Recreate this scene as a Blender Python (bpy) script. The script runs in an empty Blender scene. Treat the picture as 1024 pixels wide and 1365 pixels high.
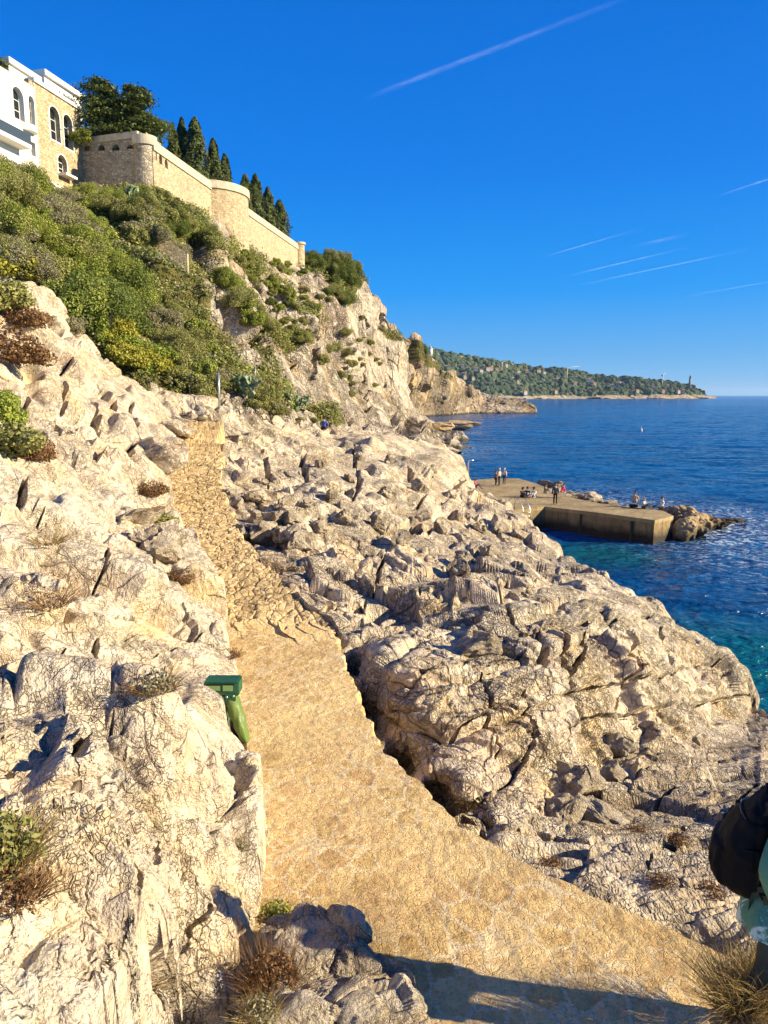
import bpy, bmesh, math, random
import numpy as np
from mathutils import Vector, Matrix
from mathutils.geometry import tessellate_polygon

# ------------------------------------------------------------------ camera, sky, sun
SC = bpy.context.scene
COL = SC.collection
F_PX = 986.0                     # focal length in photo pixels (photo 1024 x 1365)
PITCH = math.atan((682.5-527)/F_PX)
H = 11.0                         # eye height above the sea
SUN_EL, SUN_AZ = math.radians(22.5), math.radians(11)   # azimuth: right of camera, turned behind it
TO_SUN = Vector((math.cos(SUN_EL)*math.cos(SUN_AZ), -math.cos(SUN_EL)*math.sin(SUN_AZ), math.sin(SUN_EL)))

cam_d = bpy.data.cameras.new('camera'); cam = bpy.data.objects.new('camera', cam_d); COL.objects.link(cam)
cam.location = (0, 0, H); cam.rotation_euler = (math.pi/2-PITCH, 0, 0)
cam_d.sensor_fit = 'VERTICAL'; cam_d.sensor_height = 24; cam_d.lens = F_PX/1365*24
cam_d.clip_start = 0.05; cam_d.clip_end = 90000
SC.camera = cam
SC.view_settings.view_transform = 'Standard'; SC.view_settings.look = 'None'
SC.view_settings.exposure = 1.07; SC.view_settings.gamma = 1.0
SC.cycles.max_bounces = 6; SC.cycles.diffuse_bounces = 3; SC.cycles.glossy_bounces = 3
SC.cycles.transparent_max_bounces = 12; SC.cycles.volume_bounces = 0

world = bpy.data.worlds.new('World'); SC.world = world; world.use_nodes = True
wn = world.node_tree.nodes; wl = world.node_tree.links; wn.clear()
sky = wn.new('ShaderNodeTexSky'); sky.sky_type = 'NISHITA'; sky.sun_disc = False
sky.sun_elevation = SUN_EL; sky.sun_rotation = math.radians(90)+SUN_AZ
sky.air_density = 1.0; sky.dust_density = 0.15; sky.ozone_density = 4.5; sky.altitude = 0
hsv = wn.new('ShaderNodeHueSaturation'); hsv.inputs['Saturation'].default_value = 1.35; hsv.inputs['Value'].default_value = 1.0
bg = wn.new('ShaderNodeBackground'); bg.inputs[1].default_value = 0.125
wo = wn.new('ShaderNodeOutputWorld')
gtc = wn.new('ShaderNodeTexCoord'); gz = wn.new('ShaderNodeSeparateXYZ'); gr = wn.new('ShaderNodeValToRGB'); gm = wn.new('ShaderNodeMix'); gm.data_type = 'RGBA'
wl.new(gtc.outputs['Generated'], gz.inputs[0]); wl.new(gz.outputs[2], gr.inputs[0])
for i_, (p_, c_) in enumerate([(0, (.17, .47, .83)), (.05, (.085, .38, .81)), (.13, (.003, .30, .88)), (.27, (.0004, .195, .79)), (.55, (.0003, .115, .59)), (1, (.001, .06, .36))]):
    if i_ > 1: gr.color_ramp.elements.new(.5)
    gr.color_ramp.elements[min(i_, 1) if i_ < 2 else i_-1 if False else i_].position = p_
for i_, (p_, c_) in enumerate([(0, (.17, .47, .83)), (.05, (.085, .38, .81)), (.13, (.003, .30, .88)), (.27, (.0004, .195, .79)), (.55, (.0003, .115, .59)), (1, (.001, .06, .36))]):
    gr.color_ramp.elements[i_].position = p_; gr.color_ramp.elements[i_].color = (*[q_*4.0 for q_ in c_], 1)
gm.inputs[0].default_value = .95
wl.new(sky.outputs[0], hsv.inputs['Color']); wl.new(hsv.outputs[0], gm.inputs[6]); wl.new(gr.outputs[0], gm.inputs[7]); wl.new(gm.outputs[2], bg.inputs[0]); wl.new(bg.outputs[0], wo.inputs[0])

sun_d = bpy.data.lights.new('sun', 'SUN'); sun = bpy.data.objects.new('sun', sun_d); COL.objects.link(sun)
sun_d.energy = 5.0; sun_d.angle = math.radians(0.5); sun_d.color = (1.0, 0.865, 0.615)
sun.rotation_euler = TO_SUN.to_track_quat('Z', 'Y').to_euler()

# ------------------------------------------------------------------ helpers
SP, CP = math.sin(PITCH), math.cos(PITCH)
def ray(px, py):
    cx = (np.asarray(px, float)-512)/F_PX; cy = -(np.asarray(py, float)-682.5)/F_PX
    return cx, CP+SP*cy, -SP+CP*cy
def at(px, py, Y):
    """photo direction + forward distance -> world point (arrays allowed)"""
    dx, dy, dz = ray(px, py); t = np.asarray(Y, float)/dy
    return np.stack([dx*t, dy*t, H+dz*t], -1)
def atz(px, py, z):
    dx, dy, dz = ray(px, py); t = (z-H)/dz
    return np.stack([dx*t, dy*t, H+dz*t], -1)
def ydrop(py, drop):
    _, dy, dz = ray(0, py); return drop*dy/(-dz)
def V(a): return Vector([float(c) for c in a])

def tag(o, label=None, cat=None, group=None, kind=None):
    if label: o['label'] = label
    if cat: o['category'] = cat
    if group: o['group'] = group
    if kind: o['kind'] = kind
    return o
def empty(name, loc, rz=0.0):
    o = bpy.data.objects.new(name, None); COL.objects.link(o); o.location = loc; o.rotation_euler = (0, 0, rz)
    o.empty_display_size = 0.2
    return o
def link(name, me, mat=None, parent=None):
    o = bpy.data.objects.new(name, me); COL.objects.link(o)
    if mat is not None and len(me.materials) == 0: me.materials.append(mat)
    if parent is not None: o.parent = parent
    return o
def mesh_np(name, verts, quads=None, tris=None, smooth=False):
    me = bpy.data.meshes.new(name)
    verts = np.asarray(verts, np.float32).reshape(-1, 3)
    me.vertices.add(len(verts)); me.vertices.foreach_set('co', verts.ravel())
    loops = []; starts = []; n = 0
    if quads is not None and len(quads):
        q = np.asarray(quads, np.int32); loops.append(q.ravel()); starts.append(np.arange(len(q))*4); n = len(q)*4
    if tris is not None and len(tris):
        t = np.asarray(tris, np.int32); loops.append(t.ravel()); starts.append(n+np.arange(len(t))*3)
    L = np.concatenate(loops); S = np.concatenate(starts).astype(np.int32)
    me.loops.add(len(L)); me.loops.foreach_set('vertex_index', L.astype(np.int32))
    me.polygons.add(len(S)); me.polygons.foreach_set('loop_start', S)
    me.update(calc_edges=True); me.validate()
    me.polygons.foreach_set('use_smooth', np.full(len(me.polygons), smooth, bool))
    return me
def grid_quads(nr, nc):
    i = np.arange((nr-1)*(nc-1)); r = i//(nc-1); c = i % (nc-1); a = r*nc+c
    return np.stack([a, a+1, a+nc+1, a+nc], -1)
def attr(me, name, vals):
    a = me.attributes.new(name, 'FLOAT', 'POINT'); a.data.foreach_set('value', np.asarray(vals, np.float32).ravel())

# ------------------------------------------------------------------ numpy noise
def _hash(ix, iy, iz, seed):
    h = (ix.astype(np.uint32)*np.uint32(374761393) + iy.astype(np.uint32)*np.uint32(668265263)
         + iz.astype(np.uint32)*np.uint32(2147483647) + np.uint32(seed*144269+97))
    h = (h ^ (h >> np.uint32(13)))*np.uint32(1274126177)
    h = (h ^ (h >> np.uint32(16)))*np.uint32(2246822519)
    return h ^ (h >> np.uint32(15))
def _r01(h, k):
    h = (h*np.uint32(2654435761+k*7919*2 & 0xffffffff)) ; h = h ^ (h >> np.uint32(16))
    h = h*np.uint32(3266489917); h = h ^ (h >> np.uint32(15))
    return (h & np.uint32(0xffff)).astype(np.float32)/65535.0
def perlin(P, seed=0):
    P = np.asarray(P, np.float32); fl = np.floor(P); f = P-fl; I = fl.astype(np.int64)
    u = f*f*f*(f*(f*6-15)+10); out = 0
    for dx in (0, 1):
        for dy in (0, 1):
            for dz in (0, 1):
                h = _hash(I[:, 0]+dx, I[:, 1]+dy, I[:, 2]+dz, seed)
                gx = _r01(h, 1)*2-1; gy = _r01(h, 2)*2-1; gz = _r01(h, 3)*2-1
                d = gx*(f[:, 0]-dx)+gy*(f[:, 1]-dy)+gz*(f[:, 2]-dz)
                w = (u[:, 0] if dx else 1-u[:, 0])*(u[:, 1] if dy else 1-u[:, 1])*(u[:, 2] if dz else 1-u[:, 2])
                out = out+w*d
    return out*1.4
def worley(P, seed=0):
    """F1, F2, random value of the cell, offset vector to the cell's centre, second random"""
    P = np.asarray(P, np.float32); fl = np.floor(P); I = fl.astype(np.int64); f = P-fl
    n = len(P); F1 = np.full(n, 9., np.float32); F2 = np.full(n, 9., np.float32)
    R = np.zeros(n, np.uint32); O = np.zeros((n, 3), np.float32)
    for dx in (-1, 0, 1):
        for dy in (-1, 0, 1):
            for dz in (-1, 0, 1):
                h = _hash(I[:, 0]+dx, I[:, 1]+dy, I[:, 2]+dz, seed)
                ox = dx+_r01(h, 1)-f[:, 0]; oy = dy+_r01(h, 2)-f[:, 1]; oz = dz+_r01(h, 3)-f[:, 2]
                d = np.sqrt(ox*ox+oy*oy+oz*oz)
                c = d < F1
                F2 = np.where(c, F1, np.minimum(F2, d)); F1 = np.where(c, d, F1)
                R = np.where(c, h, R)
                O[c, 0] = ox[c]; O[c, 1] = oy[c]; O[c, 2] = oz[c]
    return F1, F2, R, O
def fbm(P, octs=4, seed=0):
    s = 0; a = 1.0; t = 0
    for k in range(octs):
        s = s+a*perlin(P*(2.03**k)+k*17.3, seed+k); t += a; a *= 0.5
    return s/t
def sstep(a, b, x):
    t = np.clip((x-a)/(b-a), 0, 1); return t*t*(3-2*t)

def rock_disp(P, N, sp, size=1.0, amp=1.0, seed=0, aniso=(1, 1, 1), bed=0.0, bedn=(0.06, 0.10, 1.0), bedL=0.45, rid=.75):
    """broken limestone: lumps, tilted blocks, open cracks, bedding ledges, pits.  sp = local grid spacing."""
    A = np.asarray(aniso, np.float32)
    wt = lambda lam: np.clip(lam/(3.0*sp)-0.35, 0, 1)
    warp = np.stack([perlin(P/(1.3*size)+k*31.7, seed+60+k) for k in range(3)], -1)*0.35*size
    Q = P+warp
    d = fbm(P/(3.0*size), 3, seed)*0.40*size
    calm = .48+.52*sstep(-.12, .16, perlin(P/(1.5*size)+3.3, seed+90))
    for L, tilt, hgt, crack, sd in ((2.0, .56, .18, .20, 1), (0.8, .52, .10, .12, 2), (0.30, .50, .045, .045, 3), (0.12, .5, .018, .020, 4), (0.05, .5, .008, .009, 5)):
        L = L*size; w = wt(L*0.5)
        if w.max() <= 0: continue
        F1, F2, R, O = worley(Q/L*A+sd*5.1, seed+10*sd)
        tv = np.stack([_r01(R, 5)-.5, _r01(R, 6)-.5, _r01(R, 7)-.5], -1)*2
        e = F2-F1
        rnd = _r01(R, 9)
        cr = np.where(_r01(R, 11) < .75, 1.0, 0.25)
        dd = (rnd-.5)*2*hgt + (O*tv).sum(1)*tilt*L/size*0.55 - crack*cr*np.exp(-(e/0.045))
        d = d+dd*size*w*sstep(0, .06, e+.03)*(1.0 if sd <= 1 else .35+.65*calm if sd == 2 else calm)
    if bed > 0:
        b = (P@np.asarray(bedn, np.float32))+0.13*perlin(P/2.6, seed+70)+0.02*perlin(P/0.5, seed+71)
        for L, a in ((bedL, 1.0), (bedL*0.37, .35)):
            k = np.floor(b/L); s = b/L-k
            hk = _hash(k.astype(np.int64), k.astype(np.int64)*0, k.astype(np.int64)*0, seed+5); rk = _r01(hk, 3)
            prof = (1-s**1.5)*1.0 - 1.0*np.exp(-((1-s)/.09))-0.4*np.exp(-(s/.08))
            d = d+bed*a*wt(L*.6)*prof*(0.4+rk)
    lam = 0.5*size; a = 0.05*size
    for k in range(5):
        w = wt(lam)
        if w.max() <= 0: break
        n = perlin(P/lam*A+k*9.2, seed+80+k); d = d+a*w*(0.5*n+ (0.45-np.abs(n)*1.6)*0.7)*calm*rid
        lam *= 0.5; a *= 0.58
    return d*amp

def carve(PX, PY, lines):
    out = np.zeros(PX.shape, np.float32); jx = 3.2*perlin(np.stack([PX.ravel()/9, PY.ravel()/9, 0*PX.ravel()], -1), 7).reshape(PX.shape); jy = 3.2*perlin(np.stack([PX.ravel()/9, PY.ravel()/9, 0*PX.ravel()+5], -1), 8).reshape(PX.shape)
    X = PX+jx; Y = PY+jy
    for (pts, w, d) in lines:
        a = np.array(pts, float); x0, y0 = a.min(0)-4*w; x1, y1 = a.max(0)+4*w
        m = np.where((X > x0) & (X < x1) & (Y > y0) & (Y < y1)); 
        if not len(m[0]): continue
        x, y = X[m], Y[m]; best = np.full(len(x), 1e9)
        for k in range(len(a)-1):
            p, q = a[k], a[k+1]; v = q-p; t = np.clip(((x-p[0])*v[0]+(y-p[1])*v[1])/(v@v), 0, 1)
            ww = 1.0-.55*np.abs((k+t)/(len(a)-1)*2-1)**2; best = np.minimum(best, np.hypot(x-p[0]-t*v[0], y-p[1]-t*v[1])/ww)
        out[m] = np.maximum(out[m], d*(1-sstep(.35*w, 1.1*w, best)))
    return out

# ------------------------------------------------------------------ thin plate interpolation of log distance
class Depth:
    def __init__(s, pts):
        p = np.array([(a[0], a[1]) for a in pts], float)/200.0
        y = np.log([a[2] if a[2] > 0 else float(ydrop(a[1], -a[2])) for a in pts])
        n = len(p); r = np.hypot(p[:, None, 0]-p[None, :, 0], p[:, None, 1]-p[None, :, 1])
        M = np.zeros((n+3, n+3)); M[:n, :n] = r + np.eye(n)*1e-4; M[:n, n] = 1; M[:n, n+1:] = p; M[n, :n] = 1; M[n+1:, :n] = p.T
        s.c = np.linalg.solve(M, np.concatenate([y, np.zeros(3)])); s.p = p
    def __call__(s, px, py):
        sh = np.shape(px); a = np.ravel(px)/200.0; b = np.ravel(py)/200.0; out = np.empty(len(a))
        n = len(s.p)
        for i in range(0, len(a), 60000):
            x = a[i:i+60000]; y = b[i:i+60000]
            r = np.hypot(x[:, None]-s.p[None, :, 0], y[:, None]-s.p[None, :, 1])
            out[i:i+60000] = r@s.c[:n]+s.c[n]+s.c[n+1]*x+s.c[n+2]*y
        return np.exp(out).reshape(sh)
def smooth2(A, n, wrap=False):
    for _ in range(n):
        B = A.copy(); B[1:-1] = (A[:-2]+2*A[1:-1]+A[2:])/4; A = B
        B = A.copy(); B[:, 1:-1] = (A[:, :-2]+2*A[:, 1:-1]+A[:, 2:])/4; A = B
    return A
def grid_normals(G):
    du = np.gradient(G, axis=1); dv = np.gradient(G, axis=0)
    N = np.cross(du, dv); N /= np.linalg.norm(N, axis=-1, keepdims=True)+1e-9
    return N
def curve(pts, x):
    p = np.array(pts, float); return np.interp(x, p[:, 0], p[:, 1])

PATCH = {}
def patch(name, px0, px1, ncol, nrow, bottom, top, depth, roll=14, rolld=0.10, rollz=0.35, sm=6, disp=None, clamp=None, right_roll=0, left_roll=0, zfloor=-1.2, keep=True):
    """A surface surveyed as directions and distances; the far rim is rolled over and taken down behind."""
    px = np.linspace(px0, px1, ncol)
    v = np.linspace(0, 1, nrow)[:, None]
    b = curve(bottom, px)[None]; t = curve(top, px)[None]
    PY = b+(t-b)*v; PX = np.repeat(px[None], nrow, 0)
    D = depth(PX, PY)
    G = at(PX, PY, D)
    # roll rows
    last = G[-1]; rows = []
    for k in range(1, roll+1):
        q = k/roll; Y = last[:, 1:2]
        R = last.copy(); dirv = np.stack([last[:, 0]*0.0, np.ones(len(last))], -1)
        R[:, 0] = last[:, 0]*(1+rolld*math.sin(q*math.pi/2)); R[:, 1] = last[:, 1]*(1+rolld*math.sin(q*math.pi/2))
        R[:, 2] = last[:, 2]-rollz*(1-math.cos(q*math.pi/2))*last[:, 1]*0.3-(rollz*last[:, 1]*max(0, q-.6))
        rows.append(R)
    if rows: G = np.concatenate([G, np.array(rows)], 0)
    if right_roll:
        last = G[:, -1]; cols = []
        for k in range(1, right_roll+1):
            q = k/right_roll; R = last.copy()
            R[:, 0] += 0.35*math.sin(q*math.pi/2); R[:, 2] -= 1.3*(1-math.cos(q*math.pi/2)); cols.append(R)
        G = np.concatenate([G, np.stack(cols, 1)], 1)
    G = smooth2(G, sm)
    N = grid_normals(G)
    flip = (N*(np.array([0, 0, H])-G)).sum(-1) < 0
    if flip.mean() > .5: N = -N
    sp = np.linalg.norm(np.gradient(G, axis=1), axis=-1)
    sp = np.maximum(sp, 0.6*np.minimum(np.linalg.norm(np.gradient(G, axis=0), axis=-1), 6*sp))
    P = G.reshape(-1, 3).astype(np.float32); Nn = N.reshape(-1, 3)
    d = disp(P, Nn, sp.ravel().astype(np.float32)) if disp else 0
    W = P+Nn*np.asarray(d)[:, None] if disp else P
    if clamp is not None: W = clamp(W)
    W[:, 2] = np.maximum(W[:, 2], zfloor)
    nr, nc = G.shape[:2]
    q = grid_quads(nr, nc)
    # drop quads that are wholly under water
    zz = W[:, 2][q].max(1); q = q[zz > zfloor+1e-3] if zfloor < 0 else q
    # orient towards the viewer
    a = W[q[len(q)//2]]; n = np.cross(a[1]-a[0], a[3]-a[0])
    me = mesh_np(name, W, q)
    if (N.reshape(-1, 3)[q[len(q)//2, 0]]*n).sum() < 0: me.flip_normals()
    PATCH[name] = dict(W=W.reshape(nr, nc, 3), N=N, PX=PX, PY=PY, nrow=nrow, ncol=ncol)
    return me

#@@MATERIALS
# ------------------------------------------------------------------ materials
def newmat(name):
    m = bpy.data.materials.new(name); m.use_nodes = True; nt = m.node_tree
    b = nt.nodes['Principled BSDF']; return m, nt, b
def simple(name, col, rough=.7, metal=0, spec=.3, bump=0, bscale=20, var=0, vscale=5, em=None):
    m, nt, b = newmat(name); N = nt.nodes; L = nt.links
    b.inputs['Base Color'].default_value = (*col, 1); b.inputs['Roughness'].default_value = rough
    b.inputs['Metallic'].default_value = metal; b.inputs['Specular IOR Level'].default_value = spec
    tc = N.new('ShaderNodeTexCoord')
    if var:
        n = N.new('ShaderNodeTexNoise'); n.inputs['Scale'].default_value = vscale; n.inputs['Detail'].default_value = 5
        r = N.new('ShaderNodeValToRGB'); L.new(tc.outputs['Object'], n.inputs['Vector']); L.new(n.outputs[0], r.inputs[0])
        r.color_ramp.elements[0].position = .3; r.color_ramp.elements[1].position = .7
        r.color_ramp.elements[0].color = (*[c*(1-var) for c in col], 1); r.color_ramp.elements[1].color = (*[min(1, c*(1+var)) for c in col], 1)
        L.new(r.outputs[0], b.inputs['Base Color'])
    if bump:
        n = N.new('ShaderNodeTexNoise'); n.inputs['Scale'].default_value = bscale; n.inputs['Detail'].default_value = 4
        L.new(tc.outputs['Object'], n.inputs['Vector'])
        bp = N.new('ShaderNodeBump'); bp.inputs['Strength'].default_value = .8; bp.inputs['Distance'].default_value = bump
        L.new(n.outputs[0], bp.inputs['Height']); L.new(bp.outputs[0], b.inputs['Normal'])
    return m
class NT:
    def __init__(s, nt): s.nt = nt; s.N = nt.nodes; s.L = nt.links
    def put(s, v, sock):
        if isinstance(v, bpy.types.NodeSocket): s.L.new(v, sock)
        elif isinstance(v, (tuple, list)) and len(v) == 3 and sock.type == 'RGBA': sock.default_value = (*v, 1)
        else: sock.default_value = v
    def math(s, op, a, b=0, c=None, clamp=False):
        n = s.N.new('ShaderNodeMath'); n.operation = op; n.use_clamp = clamp
        s.put(a, n.inputs[0]); s.put(b, n.inputs[1])
        if c is not None: s.put(c, n.inputs[2])
        return n.outputs[0]
    def mix(s, f, a, b, mode='MIX'):
        n = s.N.new('ShaderNodeMix'); n.data_type = 'RGBA'; n.blend_type = mode
        s.put(f, n.inputs[0]); s.put(a, n.inputs[6]); s.put(b, n.inputs[7]); return n.outputs[2]
    def noise(s, vec, scale, detail=4, rough=.55, dist=0, out=0):
        n = s.N.new('ShaderNodeTexNoise'); s.put(vec, n.inputs['Vector']); n.inputs['Scale'].default_value = scale
        n.inputs['Detail'].default_value = detail; n.inputs['Roughness'].default_value = rough; n.inputs['Distortion'].default_value = dist
        return n.outputs[out]
    def vor(s, vec, scale, feat='F1', out='Distance', rand=1.0):
        n = s.N.new('ShaderNodeTexVoronoi'); n.feature = feat; s.put(vec, n.inputs['Vector']); n.inputs['Scale'].default_value = scale
        n.inputs['Randomness'].default_value = rand
        return n.outputs[out]
    def ramp(s, f, els):
        n = s.N.new('ShaderNodeValToRGB'); s.put(f, n.inputs[0]); e = n.color_ramp.elements
        while len(e) < len(els): e.new(.5)
        for i, (p, c) in enumerate(els):
            e[i].position = p; e[i].color = (*c, 1) if isinstance(c, tuple) else (c, c, c, 1)
        return n.outputs[0]
    def maprange(s, v, a, b, c=0, d=1):
        n = s.N.new('ShaderNodeMapRange'); s.put(v, n.inputs[0]); n.inputs[1].default_value = a; n.inputs[2].default_value = b
        n.inputs[3].default_value = c; n.inputs[4].default_value = d; return n.outputs[0]
    def mapping(s, vec, scale=(1, 1, 1), rot=(0, 0, 0), loc=(0, 0, 0)):
        n = s.N.new('ShaderNodeMapping'); s.put(vec, n.inputs[0]); n.inputs['Scale'].default_value = scale
        n.inputs['Rotation'].default_value = rot; n.inputs['Location'].default_value = loc; return n.outputs[0]
    def vadd(s, a, b, k=1.0):
        m = s.N.new('ShaderNodeVectorMath'); m.operation = 'SCALE'; s.put(b, m.inputs[0]); m.inputs['Scale'].default_value = k
        n = s.N.new('ShaderNodeVectorMath'); n.operation = 'ADD'; s.put(a, n.inputs[0]); s.L.new(m.outputs[0], n.inputs[1]); return n.outputs[0]
    def bump(s, h, dist, strength=1.0, normal=None):
        n = s.N.new('ShaderNodeBump'); s.put(h, n.inputs['Height']); n.inputs['Distance'].default_value = dist; n.inputs['Strength'].default_value = strength
        if normal is not None: s.L.new(normal, n.inputs['Normal'])
        return n.outputs[0]

def rock_mat(name, k=1.0, base=((.42, .33, .235), (.62, .53, .42)), ochre=.5, lich=.6, fiss=.72, wdk=1.25, cov=0.0, bumpd=1.0, tide=False, veg=False):
    """k: feature size in metres; limestone with ochre stains, grey lichen and crack lines"""
    m, nt, b = newmat(name); s = NT(nt)
    co = s.N.new('ShaderNodeTexCoord').outputs['Object']
    w = s.noise(co, 1.6/k, 3, .6, 0, 1)
    wv = s.vadd(co, w, 0.12*k)
    n1 = s.noise(co, .55/k, 6, .62); n2 = s.noise(co, 4.5/k, 7, .68); n3 = s.noise(co, 42/k, 4, .7)
    col = s.mix(s.maprange(n2, .30, .62), base[0], base[1])
    och = s.maprange(s.noise(wv, .9/k, 5, .6), .50, .66, 0, ochre); col = s.mix(och, col, (.68, .45, .16))
    pk = s.maprange(s.noise(wv, 1.3/k, 3, .5, 0, 0), .52, .66, 0, .4); col = s.mix(pk, col, (.66, .47, .33))
    wh = s.maprange(n1, .54, .74, 0, .35); col = s.mix(wh, col, (.78, .69, .54))
    gl = s.maprange(s.noise(co, 1.7/k, 4), .46, .62, .25, 1); li = s.math('MULTIPLY', s.maprange(n3, .56, .66, 0, lich), gl); col = s.mix(s.maprange(s.noise(wv, .75/k, 6, .65), .54, .66, 0, .5), col, (.42, .385, .32)); col = s.mix(li, col, (.17, .125, .075))
    # fissures: angular, broken up, their shade painted into the colour as dark lines
    wv2 = s.vadd(co, s.noise(co, 5.0/k, 4, .7, 0, 1), .10*k)
    wv3 = s.vadd(co, s.noise(co, 16/k, 3, .6, 0, 1), .018*k)
    def fis(rot, scl, sc, wd, g, t):
        e = s.vor(s.mapping(wv3 if sc > 10 else wv2, scl, rot), sc/k, 'DISTANCE_TO_EDGE')
        return s.math('MULTIPLY', s.maprange(e, 0, min(.3, wd*wdk), 1, 0), s.maprange(s.noise(co, g/k, 3), t-cov, t-cov+.05))
    k1 = fis((.3, .2, .4), (1, 1, .40), 2.2, .020, 1.3, .50)
    k2 = fis((.5, -.3, 0), (1, .7, .5), 6.0, .035, 2.9, .50)
    k3 = fis((-.4, .6, .2), (1, 1, .6), 15., .060, 5.3, .49)
    k4 = fis((.1, .3, .9), (1, .6, 1), 34., .085, 9.1, .47)
    clean = s.maprange(s.noise(co, .85/k, 3), .42, .58, .12, 1)
    kk = s.math('MAXIMUM', s.math('MAXIMUM', k1, s.math('MULTIPLY', k2, s.maprange(clean, 0, 1, .4, 1))), s.math('MULTIPLY', s.math('MAXIMUM', s.math('MULTIPLY', k3, .9), s.math('MULTIPLY', k4, .75)), clean))
    col = s.mix(s.math('MULTIPLY', kk, fiss), col, (.075, .045, .022))
    if tide:
        z = s.N.new('ShaderNodeSeparateXYZ'); s.put(s.N.new('ShaderNodeNewGeometry').outputs['Position'], z.inputs[0])
        tz = s.math('ADD', z.outputs[2], s.math('MULTIPLY', s.noise(co, .7, 4), -1.6))
        col = s.mix(s.maprange(tz, .55, -.35, 0, .88), col, (.055, .045, .028))
    if tide and not veg:      # old grey, lichen covered slabs
        ga = s.N.new('ShaderNodeAttribute'); ga.attribute_name = 'grey'
        col = s.mix(s.math('MULTIPLY', ga.outputs['Fac'], s.maprange(s.noise(co, 1.1, 5, .7), .3, .6, .45, 1)), col, s.mix(s.maprange(s.noise(co, 3.7, 6, .7), .4, .6), (.25, .19, .12), (.56, .46, .33)))
    if veg:
        a = s.N.new('ShaderNodeAttribute'); a.attribute_name = 'veg'
        vm = s.math('ADD', a.outputs['Fac'], s.math('MULTIPLY', s.math('SUBTRACT', s.noise(co, .5, 6, .7), .5), 1.3))
        vc = s.mix(s.maprange(s.noise(co, 1.6, 5, .7), .35, .65), (.08, .08, .02), (.20, .17, .055))
        vm2 = s.maprange(vm, .45, .6)
        col = s.mix(vm2, col, vc)
    s.L.new(col, b.inputs['Base Color']); b.inputs['Roughness'].default_value = .92; b.inputs['Specular IOR Level'].default_value = .18
    fac = s.vor(s.vadd(co, w, .05*k), 7.0/k, 'F1'); fac2 = s.vor(s.mapping(wv3, (1, 1, .6), (.3, .5, .1)), 17/k, 'F1'); fac3 = s.vor(s.mapping(wv3, (1, .8, 1), (.7, .1, .4)), 48/k, 'F1')
    hgt = s.math('ADD', s.math('MULTIPLY', n2, .60), s.math('MULTIPLY', n3, .07))
    hgt = s.math('ADD', hgt, s.math('MULTIPLY', s.noise(co, 95/k, 2, .6), .03))
    hgt = s.math('SUBTRACT', hgt, s.math('ADD', s.math('MULTIPLY', fac, .30), s.math('ADD', s.math('MULTIPLY', fac2, .17), s.math('MULTIPLY', fac3, .075))))
    hgt = s.math('SUBTRACT', hgt, s.math('MULTIPLY', kk, .20))
    s.L.new(s.bump(hgt, .17*k*bumpd, 1.0), b.inputs['Normal'])
    return m

M = {}
M['rock_near'] = rock_mat('limestone_near', .8, lich=.55, base=((.51, .405, .27), (.77, .655, .475)))
M['rock_mid'] = rock_mat('limestone_mid', 1.2, tide=True, lich=.7, base=((.47, .365, .235), (.79, .67, .475)), fiss=.88, wdk=2.1, cov=.035)
M['rock_slab'] = rock_mat('limestone_slab', .8, base=((.44, .34, .22), (.72, .60, .43)), ochre=.35)
M['cliff'] = rock_mat('limestone_cliff', 9.0, base=((.36, .29, .20), (.72, .62, .47)), ochre=.5, bumpd=1.15, fiss=.85, wdk=2.6, cov=.04, tide=True, veg=True)
M['far_cliff'] = rock_mat('limestone_far', 18.0, wdk=2.6, cov=.05, base=((.30, .225, .14), (.58, .47, .33)), ochre=.6, bumpd=1.2, tide=True, veg=True)

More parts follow.
